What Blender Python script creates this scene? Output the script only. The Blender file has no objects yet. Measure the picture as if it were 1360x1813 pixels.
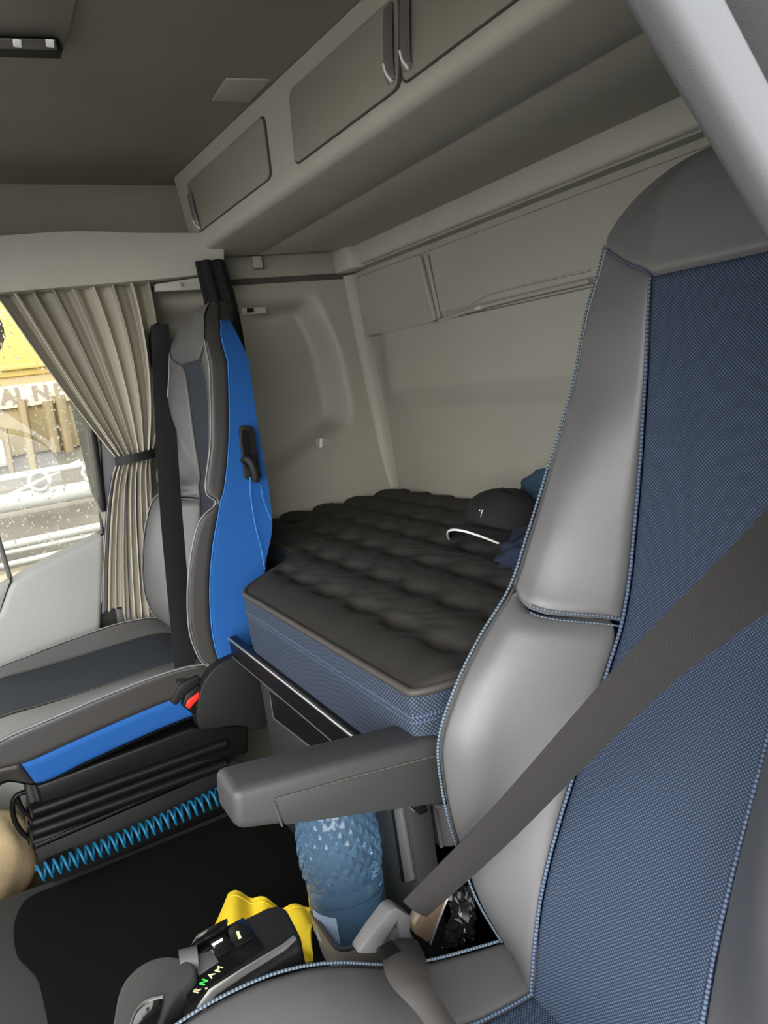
import bpy, bmesh, math, random
import numpy as np
from mathutils import Vector, Matrix
random.seed(7); rng = np.random.default_rng(7)

# ------------------------------------------------------------------ camera
W_, H_ = 1360.0, 1813.0
CX, CY = W_/2, H_/2
VX, VY = (-70.0, 755.0), (2900.0, 352.0)      # vanishing points of cab-right and cab-rear
CAM = np.array([0.0, 1.241, 1.19])
a_ = np.array([VX[0]-CX, VX[1]-CY]); b_ = np.array([VY[0]-CX, VY[1]-CY])
FPX = math.sqrt(-(a_ @ b_))
dX = np.array([*a_, FPX]); dX /= np.linalg.norm(dX)
dY = -np.array([*b_, FPX]); dY /= np.linalg.norm(dY)
dZ = np.cross(dX, dY)

def at(u, v, ax, val):
    """world point where the pixel's ray meets the plane axis = val"""
    d = np.array([u-CX, v-CY, FPX]); r = np.array([d @ dX, d @ dY, d @ dZ])
    t = (val-CAM[ax])/r[ax]
    return CAM+t*r

sc = bpy.context.scene
col = sc.collection
cam_d = bpy.data.cameras.new('camera'); cam = bpy.data.objects.new('camera', cam_d); col.objects.link(cam)
right = Vector((dX[0], dY[0], dZ[0])); down = Vector((dX[1], dY[1], dZ[1])); fwd = Vector((dX[2], dY[2], dZ[2]))
R3 = Matrix((right, -down, -fwd)).transposed()
cam.matrix_world = Matrix.Translation(Vector(CAM)) @ R3.to_4x4()
cam_d.sensor_fit = 'HORIZONTAL'; cam_d.sensor_width = 36.0; cam_d.lens = FPX/W_*36.0
cam_d.clip_start = 0.01
sc.camera = cam

# ------------------------------------------------------------------ light
sc.view_settings.view_transform = 'Standard'; sc.view_settings.look = 'None'
sc.view_settings.gamma = 1.0; sc.view_settings.use_curve_mapping = False
sc.view_settings.exposure = 0.25
sc.cycles.use_denoising = True
sc.cycles.max_bounces = 10; sc.cycles.diffuse_bounces = 6
sc.cycles.sample_clamp_indirect = 6.0
w = bpy.data.worlds.new('world'); sc.world = w; w.use_nodes = True
bg = w.node_tree.nodes['Background']
bg.inputs[0].default_value = (0.93, 0.965, 1.0, 1); bg.inputs[1].default_value = 3.6

def portal(name, loc, rot, sx, sy):
    l = bpy.data.lights.new(name, 'AREA'); l.shape = 'RECTANGLE'; l.size = sx; l.size_y = sy
    l.cycles.is_portal = True
    o = bpy.data.objects.new(name, l); col.objects.link(o); o.location = loc; o.rotation_euler = rot
portal('windscreen_portal', (1.12, 2.28, 1.22), (math.radians(-90), 0, 0), 2.2, 0.62)
portal('driver_door_portal', (-0.06, 1.62, 0.95), (0, math.radians(-90), 0), 1.7, 1.3)
portal('passenger_window_portal', (2.24, 1.5, 1.2), (0, math.radians(90), 0), 0.9, 1.2)
# gentle low daylight sun behind cloud, coming over the camera's shoulder through windscreen and door
sun = bpy.data.lights.new('sun', 'SUN'); sun.energy = 5.5; sun.angle = math.radians(60); sun.color = (1.0, .96, .9)
sun_o = bpy.data.objects.new('sun', sun); col.objects.link(sun_o)
sun_o.rotation_euler = Vector((.68, -.62, -.34)).to_track_quat('-Z', 'Y').to_euler()

# ------------------------------------------------------------------ materials
MATS = {}
def nn(nt, t, **kw):
    n = nt.nodes.new(t)
    for k, v in kw.items(): setattr(n, k, v)
    return n
def mat(name, color, rough=0.6, metal=0.0, bump=0.0, bscale=400.0, var=0.0, vscale=6.0, spec=0.5, emit=None, estr=0.0, sheen=0.0, trans=0.0, ior=1.45, coat=0.0):
    m = bpy.data.materials.new(name); m.use_nodes = True
    nt = m.node_tree; p = nt.nodes['Principled BSDF']
    p.inputs['Base Color'].default_value = (*color, 1); p.inputs['Roughness'].default_value = rough
    p.inputs['Metallic'].default_value = metal; p.inputs['Specular IOR Level'].default_value = spec
    p.inputs['IOR'].default_value = ior; p.inputs['Transmission Weight'].default_value = trans
    p.inputs['Sheen Weight'].default_value = sheen; p.inputs['Coat Weight'].default_value = coat
    tc = nn(nt, 'ShaderNodeTexCoord')
    if emit: p.inputs['Emission Color'].default_value = (*emit, 1); p.inputs['Emission Strength'].default_value = estr
    if var > 0:
        no = nn(nt, 'ShaderNodeTexNoise'); no.inputs['Scale'].default_value = vscale; no.inputs['Detail'].default_value = 4
        nt.links.new(tc.outputs['Object'], no.inputs['Vector'])
        mx = nn(nt, 'ShaderNodeMixRGB', blend_type='MULTIPLY'); mx.inputs[0].default_value = 1.0
        mr = nn(nt, 'ShaderNodeMapRange'); mr.inputs[1].default_value = .3; mr.inputs[2].default_value = .7
        mr.inputs[3].default_value = 1-var; mr.inputs[4].default_value = 1+var*.4
        nt.links.new(no.outputs[0], mr.inputs[0]); mx.inputs[1].default_value = (*color, 1)
        nt.links.new(mr.outputs[0], mx.inputs[2]); nt.links.new(mx.outputs[0], p.inputs['Base Color'])
    if bump > 0:
        nb = nn(nt, 'ShaderNodeTexNoise'); nb.inputs['Scale'].default_value = bscale; nb.inputs['Detail'].default_value = 2
        nt.links.new(tc.outputs['Object'], nb.inputs['Vector'])
        bp = nn(nt, 'ShaderNodeBump'); bp.inputs['Strength'].default_value = bump; bp.inputs['Distance'].default_value = 0.002
        nt.links.new(nb.outputs[0], bp.inputs['Height']); nt.links.new(bp.outputs[0], p.inputs['Normal'])
    MATS[name] = m
    return m
def weave(name, dark, light, pitch=0.0042, rough=0.75, bump=.5, thresh=(.35, .8)):
    """woven cloth with raised light dots, in metric UV"""
    m = bpy.data.materials.new(name); m.use_nodes = True; nt = m.node_tree; p = nt.nodes['Principled BSDF']
    p.inputs['Roughness'].default_value = rough; p.inputs['Specular IOR Level'].default_value = .25
    uv = nn(nt, 'ShaderNodeUVMap'); sx = nn(nt, 'ShaderNodeSeparateXYZ'); nt.links.new(uv.outputs[0], sx.inputs[0])
    def M(op, a, b=None):
        n = nn(nt, 'ShaderNodeMath', operation=op)
        for i, q in enumerate((a, b)):
            if q is None: continue
            if isinstance(q, (int, float)): n.inputs[i].default_value = q
            else: nt.links.new(q, n.inputs[i])
        return n.outputs[0]
    k = math.pi/pitch
    ux, uy = sx.outputs[0], sx.outputs[1]
    a = M('SINE', M('MULTIPLY', M('ADD', ux, uy), k)); b = M('SINE', M('MULTIPLY', M('SUBTRACT', ux, uy), k*1.0))
    d = M('ABSOLUTE', M('MULTIPLY', a, b))
    mr = nn(nt, 'ShaderNodeMapRange'); mr.inputs[1].default_value = thresh[0]; mr.inputs[2].default_value = thresh[1]
    nt.links.new(d, mr.inputs[0])
    mx = nn(nt, 'ShaderNodeMixRGB'); mx.inputs[1].default_value = (*dark, 1); mx.inputs[2].default_value = (*light, 1)
    nt.links.new(mr.outputs[0], mx.inputs[0]); nt.links.new(mx.outputs[0], p.inputs['Base Color'])
    bp = nn(nt, 'ShaderNodeBump'); bp.inputs['Strength'].default_value = bump; bp.inputs['Distance'].default_value = .001
    nt.links.new(d, bp.inputs['Height']); nt.links.new(bp.outputs[0], p.inputs['Normal'])
    MATS[name] = m; return m
def stitch(name, dark, light, pitch=.006):
    m = bpy.data.materials.new(name); m.use_nodes = True; nt = m.node_tree; p = nt.nodes['Principled BSDF']
    p.inputs['Roughness'].default_value = .7
    uv = nn(nt, 'ShaderNodeUVMap'); sx = nn(nt, 'ShaderNodeSeparateXYZ'); nt.links.new(uv.outputs[0], sx.inputs[0])
    mu = nn(nt, 'ShaderNodeMath', operation='MULTIPLY'); mu.inputs[1].default_value = 2*math.pi/pitch
    nt.links.new(sx.outputs[0], mu.inputs[0]); si = nn(nt, 'ShaderNodeMath', operation='SINE'); nt.links.new(mu.outputs[0], si.inputs[0])
    mr = nn(nt, 'ShaderNodeMapRange'); mr.inputs[1].default_value = -.5; mr.inputs[2].default_value = .1
    nt.links.new(si.outputs[0], mr.inputs[0])
    mx = nn(nt, 'ShaderNodeMixRGB'); mx.inputs[1].default_value = (*dark, 1); mx.inputs[2].default_value = (*light, 1)
    nt.links.new(mr.outputs[0], mx.inputs[0]); nt.links.new(mx.outputs[0], p.inputs['Base Color'])
    MATS[name] = m; return m

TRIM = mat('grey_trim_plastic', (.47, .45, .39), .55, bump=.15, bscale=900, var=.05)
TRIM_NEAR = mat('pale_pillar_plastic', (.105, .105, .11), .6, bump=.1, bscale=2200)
WALLM = mat('wall_vinyl', (.325, .313, .262), .5, bump=.12, bscale=700, var=.05)
CEIL = mat('headliner_cloth', (.30, .28, .235), .9, bump=.3, bscale=1500, var=.05)
CABD = mat('cabinet_door_panel', (.30, .275, .23), .6, bump=.15, bscale=900, var=.04)
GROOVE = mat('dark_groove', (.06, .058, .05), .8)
DOORP = mat('door_panel_vinyl', (.33, .34, .32), .6, bump=.3, bscale=800)
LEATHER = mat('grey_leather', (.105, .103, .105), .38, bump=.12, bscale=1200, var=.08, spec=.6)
LEATHER_SHADED = mat('shaded_grey_leather', (.036, .033, .031), .45, bump=.15, bscale=1000)  # same grey leather, shade of the side-facing pads put into the colour
BLUE = mat('blue_side_cloth', (.017, .10, .34), .75, bump=.2, bscale=1500, spec=.25)
INSERT = weave('blue_woven_insert', (.018, .026, .044), (.07, .105, .175), thresh=(.3, .9))
INSERT_P = weave('dimmed_blue_insert', (.02, .024, .03), (.06, .068, .082))  # blue insert again, with its grazing-angle darkening put into the colour
BAND = weave('mattress_band_weave', (.02, .025, .036), (.075, .105, .17), pitch=.006)
QUILT = mat('quilted_black_cloth', (.036, .0335, .031), .85, bump=.35, bscale=1400, spec=.3)
PIPE = stitch('blue_stitched_piping', (.04, .045, .055), (.14, .20, .26), .0045)
PIPE_D = stitch('navy_stitched_piping', (.02, .03, .055), (.085, .125, .21), .005)
PIPE_G = mat('pale_grey_piping', (.22, .23, .235), .5)
PIPE_K = mat('dark_mattress_piping', (.05, .045, .042), .6)
BLACK = mat('black_plastic', (.006, .006, .006), .4, spec=.3)
BLACK_M = mat('matte_black_plastic', (.011, .011, .011), .55, spec=.35, bump=.2, bscale=900)
GLOSSK = mat('gloss_black_plastic', (.006, .006, .007), .12, coat=.5)
RUBBER = mat('black_rubber', (.005, .005, .005), .4, spec=.3)
ARM = mat('armrest_plastic', (.045, .045, .046), .5, bump=.2, bscale=1000)
ARM2 = mat('armrest_side_plastic', (.034, .036, .035), .5, bump=.15, bscale=1000)
GREYPL = mat('grey_plastic', (.10, .098, .10), .45, bump=.15, bscale=800)
FLOORM = mat('brown_floor_carpet', (.035, .028, .024), .9, bump=.5, bscale=500)
MATM = mat('black_floor_mat', (.006, .0055, .005), .95, bump=.3, bscale=600, spec=.12)
TUNNELM = mat('tunnel_grey_plastic', (.032, .033, .033), .55, bump=.2, bscale=900)
WEB = weave('black_seatbelt_webbing', (.012, .012, .013), (.03, .03, .031), pitch=.003, rough=.5, bump=.2)
WEBG = weave('grey_seatbelt_webbing', (.026, .025, .025), (.06, .056, .054), pitch=.0022, rough=.5, bump=.15)
WEBP = mat('plain_lap_webbing', (.05, .045, .042), .55)
CURT = mat('beige_curtain_cloth', (.46, .43, .35), .85, bump=.25, bscale=1500)
CURTK = mat('black_curtain_cloth', (.006, .006, .007), .9)
NAVY = mat('navy_edge_piping', (.02, .025, .09), .7)
CHROME = mat('polished_metal', (.8, .8, .8), .12, metal=1.0)
SILVER = mat('silver_trim', (.55, .55, .55), .3, metal=.8)
SMOKE = mat('smoked_handle_plastic', (.16, .15, .15), .18)
WHITE = mat('white_edge', (.85, .85, .83), .6)
RED = mat('red_button', (.75, .03, .02), .35)
YELLOW = mat('yellow_cloth', (.85, .60, .02), .9, bump=.4, bscale=600)
COILM = mat('blue_coil_tube', (.01, .13, .25), .25)
CORD = mat('blue_cord', (.03, .17, .5), .6)
CAPM = mat('black_cap_cloth', (.013, .013, .014), .85, bump=.3, bscale=900)
FLEECE = mat('navy_fleece', (.016, .024, .05), .95, bump=.6, bscale=350)
TEAL = mat('teal_fleece', (.02, .045, .07), .95, bump=.6, bscale=350)
BAGM = mat('beige_bag_cloth', (.62, .47, .27), .85, bump=.4, bscale=80, var=.3, vscale=12)
LEDM = mat('led_lens', (.9, .9, .9), .1, emit=(1, 1, 1), estr=.15)
GREEN = mat('lit_green', (.02, .5, .05), .4, emit=(.05, .9, .1), estr=.9)
LEGEND = mat('pale_legend_print', (.75, .75, .45), .5)
BRONZE = mat('brown_bent_panel', (.30, .22, .15), .35, metal=.2)
BAGK = mat('black_film', (.012, .012, .013), .12)
LABELM = mat('bottle_label', (.35, .45, .6), .4)

def glassmat(name, tint, rough=.02, gloss=.08):
    m = bpy.data.materials.new(name); m.use_nodes = True; nt = m.node_tree
    nt.nodes.remove(nt.nodes['Principled BSDF']); out = nt.nodes['Material Output']
    t = nn(nt, 'ShaderNodeBsdfTransparent'); t.inputs[0].default_value = (*tint, 1)
    g = nn(nt, 'ShaderNodeBsdfGlossy'); g.inputs['Roughness'].default_value = rough
    fr = nn(nt, 'ShaderNodeFresnel'); fr.inputs[0].default_value = 1.45
    mx = nn(nt, 'ShaderNodeMixShader'); nt.links.new(fr.outputs[0], mx.inputs[0])
    nt.links.new(t.outputs[0], mx.inputs[1]); nt.links.new(g.outputs[0], mx.inputs[2]); nt.links.new(mx.outputs[0], out.inputs[0])
    return m
GLASS = glassmat('window_glass', (.93, .94, .93))
BOTTLE = mat('blue_bottle_plastic', (.36, .60, .86), .06, trans=.9, ior=1.35)
WATER = mat('bottle_water', (.45, .72, .95), .02, trans=.9, ior=1.33)
CLEAR = mat('clear_clip_plastic', (.8, .8, .8), .1, trans=.7)

# ------------------------------------------------------------------ helpers
def link(name, me, m, parent=None):
    o = bpy.data.objects.new(name, me); col.objects.link(o)
    if m is not None: me.materials.append(m)
    if parent is not None: o.parent = parent; o.matrix_parent_inverse = parent.matrix_world.inverted()
    return o
def finish(me, angle=35):
    for p in me.polygons: p.use_smooth = True
    me.set_sharp_from_angle(angle=math.radians(angle))
def raw(name, verts, faces, m, parent=None, angle=35, uvs=None):
    me = bpy.data.meshes.new(name); me.from_pydata([tuple(map(float, v)) for v in verts], [], faces); me.update()
    if uvs is not None:
        l = me.uv_layers.new(name='UVMap')
        for lp in me.loops: l.data[lp.index].uv = uvs[lp.vertex_index]
    finish(me, angle)
    return link(name, me, m, parent)
def tag(o, label=None, cat=None, group=None, kind=None):
    if label: o['label'] = label
    if cat: o['category'] = cat
    if group: o['group'] = group
    if kind: o['kind'] = kind
    return o
def empty(name, loc, label, cat, group=None):
    o = bpy.data.objects.new(name, None); col.objects.link(o); o.location = tuple(map(float, loc)); o.empty_display_size = .05
    bpy.context.view_layer.update()
    return tag(o, label, cat, group)
def bmobj(name, bm, m, parent=None, angle=35):
    bmesh.ops.recalc_face_normals(bm, faces=bm.faces)
    me = bpy.data.meshes.new(name); bm.to_mesh(me); bm.free(); finish(me, angle)
    return link(name, me, m, parent)
def bevel(bm, b, seg=2, edges=None):
    if b > 0: bmesh.ops.bevel(bm, geom=list(edges if edges is not None else bm.edges), offset=b, segments=seg, profile=.5, affect='EDGES', clamp_overlap=True)
def box(name, lo, hi, m, parent=None, bev=.004, seg=2, rot=None):
    lo = np.array(lo, float); hi = np.array(hi, float); c = (lo+hi)/2; s = hi-lo
    bm = bmesh.new(); bmesh.ops.create_cube(bm, size=1.0)
    for v in bm.verts: v.co = Vector((v.co.x*s[0], v.co.y*s[1], v.co.z*s[2]))
    bevel(bm, min(bev, min(s)*.45), seg)
    M = Matrix.Translation(Vector(c))
    if rot is not None: M = M @ rot.to_4x4()
    bmesh.ops.transform(bm, matrix=M, verts=bm.verts)
    return bmobj(name, bm, m, parent)
def prism(name, base, ext, m, parent=None, bev=.004, seg=2):
    """closed polygon (3D points) extruded along vector ext"""
    bm = bmesh.new(); n = len(base); e = np.array(ext, float)
    A = [bm.verts.new(tuple(map(float, p))) for p in base]; B = [bm.verts.new(tuple(map(float, np.array(p)+e))) for p in base]
    bm.faces.new(A); bm.faces.new(B[::-1])
    for i in range(n): bm.faces.new((A[i], A[(i+1) % n], B[(i+1) % n], B[i]))
    bmesh.ops.recalc_face_normals(bm, faces=bm.faces)
    bevel(bm, bev, seg)
    return bmobj(name, bm, m, parent)
def catmull(pts, n, closed=False):
    P = np.array(pts, float); N = len(P); out = []
    segs = N if closed else N-1
    for i in range(segs):
        if closed: p0, p1, p2, p3 = P[(i-1) % N], P[i], P[(i+1) % N], P[(i+2) % N]
        else: p0, p1, p2, p3 = P[max(i-1, 0)], P[i], P[i+1], P[min(i+2, N-1)]
        for j in range(n):
            t = j/n
            out.append(.5*((2*p1)+(-p0+p2)*t+(2*p0-5*p1+4*p2-p3)*t*t+(-p0+3*p1-3*p2+p3)*t**3))
    if not closed: out.append(P[-1])
    return np.array(out)
def tube(name, pts, r, m, parent=None, n=8, cap=True, radii=None):
    P = np.array(pts, float); V = []; F = []; U = []
    T = np.gradient(P, axis=0); T /= np.linalg.norm(T, axis=1)[:, None]+1e-12
    up = np.array([0, 0, 1.0]);
    if abs(T[0] @ up) > .9: up = np.array([1.0, 0, 0])
    N = np.cross(T[0], up); N /= np.linalg.norm(N); s = 0
    for i in range(len(P)):
        if i: s += np.linalg.norm(P[i]-P[i-1])
        N = N-T[i]*(N @ T[i]); N /= np.linalg.norm(N)+1e-12; B = np.cross(T[i], N)
        rr = radii[i] if radii is not None else r
        for j in range(n):
            a = 2*math.pi*j/n; V.append(P[i]+rr*(N*math.cos(a)+B*math.sin(a))); U.append((s, j/n*2*math.pi*r))
    for i in range(len(P)-1):
        for j in range(n): F.append((i*n+j, i*n+(j+1) % n, (i+1)*n+(j+1) % n, (i+1)*n+j))
    if cap: F.append(tuple(range(n))[::-1]); F.append(tuple((len(P)-1)*n+j for j in range(n)))
    return raw(name, V, F, m, parent, 60, U)
def grid(name, G, m, parent=None, flip=False, thick=0.0, angle=50, uvs=None):
    """G[i][j] 3D points; metric UVs; optional thickness to the back"""
    G = np.array(G, float); a, b, _ = G.shape
    du = np.zeros((a, b)); dv = np.zeros((a, b))
    du[1:] = np.cumsum(np.linalg.norm(np.diff(G, axis=0), axis=2), axis=0)
    dv[:, 1:] = np.cumsum(np.linalg.norm(np.diff(G, axis=1), axis=2), axis=1)
    V = list(G.reshape(-1, 3)); U = list(zip(du.ravel(), dv.ravel())); F = []
    for i in range(a-1):
        for j in range(b-1):
            f = (i*b+j, (i+1)*b+j, (i+1)*b+j+1, i*b+j+1); F.append(f[::-1] if flip else f)
    if thick:
        Nn = gridnormal(G)*(-1 if flip else 1); k = len(V)
        V += list((G-Nn*thick).reshape(-1, 3)); U += U
        F += [tuple(q+k for q in f[::-1]) for f in F[:]]
        rim = [i*b for i in range(a)]+[(a-1)*b+j for j in range(1, b)]+[i*b+b-1 for i in range(a-2, -1, -1)]+[j for j in range(b-2, 0, -1)]
        for x, y in zip(rim, rim[1:]+rim[:1]): F.append((x, y, y+k, x+k) if flip else (y, x, x+k, y+k))
    return raw(name, V, F, m, parent, angle, U)
def gridnormal(G):
    A = np.gradient(G, axis=0); B = np.gradient(G, axis=1); N = np.cross(A, B)
    return N/(np.linalg.norm(N, axis=2)[:, :, None]+1e-12)
def pillow(G, r=.014, d=.010, sides=(1, 1, 1, 1), inward=1):
    """sink the rim of a surface patch so neighbouring pads meet in a seam"""
    G = np.array(G, float); N = gridnormal(G); a, b, _ = G.shape
    du = np.zeros((a, b)); dv = np.zeros((a, b))
    du[1:] = np.cumsum(np.linalg.norm(np.diff(G, axis=0), axis=2), axis=0)
    dv[:, 1:] = np.cumsum(np.linalg.norm(np.diff(G, axis=1), axis=2), axis=1)
    big = 9.0
    e = np.full((a, b), big)
    if sides[0]: e = np.minimum(e, du)
    if sides[1]: e = np.minimum(e, du[-1:]-du)
    if sides[2]: e = np.minimum(e, dv)
    if sides[3]: e = np.minimum(e, dv[:, -1:]-dv)
    q = np.clip(1-e/r, 0, 1); off = d*(1-np.sqrt(np.clip(1-q*q, 0, 1)))
    return G-inward*N*off[:, :, None]
def edgeparam(n, k=3):
    """0..1 samples denser at both ends"""
    t = np.linspace(0, 1, n); return .5-.5*np.sign(1-2*t)*np.abs(1-2*t)**(1/1.6) if k else t
def lathe(name, prof, axis_o, m, parent=None, n=48, tilt=None, rfun=None):
    V = []; F = []; U = []
    for i, (r, z) in enumerate(prof):
        for j in range(n):
            a = 2*math.pi*j/n; rr = r if rfun is None else r*rfun(a, z, r)
            p = np.array([rr*math.cos(a), rr*math.sin(a), z])
            if tilt is not None: p = np.array(tilt @ Vector(p))
            V.append(p+np.array(axis_o)); U.append((a*r, z))
    for i in range(len(prof)-1):
        for j in range(n): F.append((i*n+j, i*n+(j+1) % n, (i+1)*n+(j+1) % n, (i+1)*n+j))
    F.append(tuple(range(n))[::-1]); F.append(tuple((len(prof)-1)*n+j for j in range(n)))
    return raw(name, V, F, m, parent, 40, U)
def ribbon(name, pts, width_dirs, width, m, parent=None, thick=.0016, seg=16, cup=0.0):
    """flat strap: pts centre line, width_dirs per control point"""
    P = catmull(pts, seg); Wd = catmull(width_dirs, seg); ws = width if np.ndim(width) else [width]*len(pts)
    ws = catmull([[q, 0, 0] for q in ws], seg)[:, 0]
    G = []
    T = np.gradient(P, axis=0)
    for p, d, ww, t in zip(P, Wd, ws, T):
        d = d/np.linalg.norm(d); n = np.cross(t, d); n /= np.linalg.norm(n)+1e-12
        G.append([p+d*ww*(s-.5)+n*cup*(1-(2*s-1)**2) for s in np.linspace(0, 1, 7)])
    return grid(name, G, m, parent, thick=thick, angle=60)
def text_mesh(name, s, size, M4, m, parent=None, extrude=.0002, bold=0.0):
    cu = bpy.data.curves.new(name, 'FONT'); cu.body = s; cu.size = size; cu.extrude = extrude; cu.align_x = 'CENTER'; cu.align_y = 'CENTER'; cu.offset = bold
    t = bpy.data.objects.new(name+'_src', cu); col.objects.link(t); bpy.context.view_layer.update()
    me = bpy.data.meshes.new_from_object(t.evaluated_get(bpy.context.evaluated_depsgraph_get()))
    bpy.data.objects.remove(t); bpy.data.curves.remove(cu)
    me.transform(M4); me.name = name; me.materials.clear()
    return link(name, me, m, parent)
def frame4(o, x, y):
    x = Vector(x).normalized(); z = x.cross(Vector(y)).normalized(); y = z.cross(x)
    M = Matrix((x, y, z)).transposed().to_4x4(); M.translation = Vector(tuple(map(float, o))); return M

# ------------------------------------------------------------------ the cab shell
CZ = 1.80
fl = tag(box('floor', (-.05, -.05, -.04), (2.32, 2.3, 0), FLOORM, bev=0), kind='structure')
ce = tag(box('ceiling', (-.02, -.06, CZ), (2.4, 2.3, CZ+.04), CEIL, bev=0), kind='structure')
# rear wall: pressed panel with an overhanging band and a shallow sill
prof = [(0, .0), (.6, .0), (.80, .002), (1.05, -.004), (1.065, .002), (1.115, .030), (1.128, .034), (1.30, .026), (1.305, .012), (1.315, .012), (1.325, .020), (1.495, .018), (1.5, .008), (1.515, .008), (1.52, .03), (1.585, .034), (1.8, .034)]
xs = np.linspace(.08, 2.32, 70)
G = []
for x in xs:
    row = []
    k = min(max((x-1.30)/.2, 0), 1)*min(max((2.02-x)/.1, 0), 1)
    for z, y in prof:
        if 1.05 < z < 1.305:
            y = y*(1 if x < 2.0 else max(0, (2.08-x)/.08))
        if 1.30 < z < 1.325 and x > 1.73: y = .022
        row.append((x, y, z))
    G.append(row)
wr = tag(grid('wall_rear', G, WALLM, flip=True, thick=-.0, angle=28), kind='structure')
box('backing_panel', (.08, -.06, 0), (2.32, -.012, CZ), WALLM, wr, bev=0)
# vertical channel pressed into the rear wall
prism('channel_rib', [at(742, 452, 1, .022), at(748, 452, 1, .022), at(776, 566, 1, .022), at(769, 569, 1, .022)], (0, .012, 0), WALLM, wr, .003)
prism('channel_rib', [at(755, 450, 1, .022), at(759, 450, 1, .022), at(782, 562, 1, .022), at(778, 565, 1, .022)], (0, .008, 0), WALLM, wr, .003)
lg = [at(u, v, 1, .022) for u, v in ((778, 568), (850, 545), (940, 522), (1045, 498))]
tube('ledge_lip', catmull(lg, 6), .006, WALLM, wr)
lg = [at(u, v, 1, .022) for u, v in ((835, 538), (870, 520), (950, 500), (1045, 478))]
tube('ledge_lip', catmull(lg, 6), .0025, WALLM, wr)
prism('hook_clip', [at(845, 543, 1, .024), at(858, 540, 1, .024), at(856, 548, 1, .024), at(848, 550, 1, .024)], (0, .012, 0), TRIM, wr, .002)
# long trim strip over the bunk with a shadow groove under it
tag(box('trim_1', (.10, -.005, 1.525), (2.2, .045, 1.60), TRIM, bev=.012, seg=3), 'long rounded trim strip along the top of the rear wall', kind='structure')

# right side wall behind the door pillar: leaning panel with a deep pressed pocket
def wx(z): return 2.075+max(0, z-.75)*.135
ys = np.linspace(-.02, .96, 90); zs = np.linspace(0, 1.50, 90)
def sm(a, b, t):
    t = min(max((t-a)/(b-a), 0), 1); return t*t*(3-2*t)
G = []
for y in ys:
    row = []
    for z in zs:
        lo = .90+.10*sm(.45, .15, y)
        rim = .105+.04*sm(1.25, 1.45, z)+.03*sm(1.1, .95, z)
        q = sm(rim, rim+.075, y)*sm(lo, lo+.06, z)*sm(1.46, 1.40, z)
        row.append((wx(z)+.085*q, y, z))
    G.append(row)
wl = tag(grid('wall_right', G, WALLM, angle=60), kind='structure')
prism('backing_panel', [(wx(0)+.10, -.06, 0), (wx(.75)+.10, -.06, .75), (wx(1.5)+.12, -.06, 1.5), (2.42, -.06, 1.8), (2.5, -.06, 1.8), (2.5, -.06, 0)], (0, .90, 0), WALLM, wl, 0)
# upper side wall: slanted groove, band above it, then the dark wall over the valance
box('upper_band', (wx(1.52)-.004, -.02, 1.518), (wx(1.52)+.06, .98, 1.66), WALLM, wl, .006)
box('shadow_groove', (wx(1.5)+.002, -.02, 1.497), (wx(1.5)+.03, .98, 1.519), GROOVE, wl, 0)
tag(box('trim_2', (2.215, -.02, 1.64), (2.26, 2.3, CZ), CEIL, bev=0), kind='structure')
# corner post
cp = [(2.083, .012, .70), (2.10, .012, .95), (2.135, .012, 1.25), (2.172, .012, 1.51)]
G = []
for p in catmull(cp, 8):
    G.append([p+np.array([.012, -.012, 0])+np.array([-.060*math.cos(t), .060*math.sin(t), 0])*1.0+np.array([.032, .0, 0]) for t in np.linspace(-.2, 1.75, 10)])
tag(grid('trim_3', G, WALLM, angle=60, flip=True), 'slanted corner post trim where the rear and side walls meet', kind='structure')
prism('post_foot', [(2.06, 0, 1.515), (2.2, 0, 1.515), (2.2, 0, 1.60), (2.09, 0, 1.60)], (0, .075, 0), TRIM, bpy.data.objects['trim_3'], .012)

# valance over the passenger door with a curved lower edge
vx = 2.04
top = [at(u, v, 0, vx) for u, v in ((-260, 425), (-100, 421), (0, 417), (129, 409), (247, 412), (345, 412))]
bot = [at(u, v, 0, vx) for u, v in ((397, 452), (393, 470), (370, 482), (330, 489), (250, 497), (120, 508), (0, 518), (-100, 525), (-260, 535))]
tp = list(catmull(top, 6))+[at(397, 412, 0, vx)]
bt = list(catmull(bot, 6))
tag(prism('trim_4', tp+bt, (.16, 0, 0), TRIM, None, .006, 2), 'pale valance panel over the passenger door', kind='structure')
sc_p = at(322, 503, 0, vx-.002)
lathe('screw_head', [(.0015, -.004), (.005, -.004), (.006, 0), (.004, .003)], (0, 0, 0), SILVER, None, 12)
so = bpy.data.objects['screw_head']; so.location = tuple(sc_p); so.rotation_euler = (0, math.radians(-90), 0); so.parent = bpy.data.objects['trim_4']
prism('bracket_plate', [at(275, 503, 0, vx+.03), at(368, 488, 0, vx+.03), at(368, 512, 0, vx+.03), at(275, 516, 0, vx+.03)], (.02, 0, 0), TRIM, bpy.data.objects['trim_4'], .003)

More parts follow.
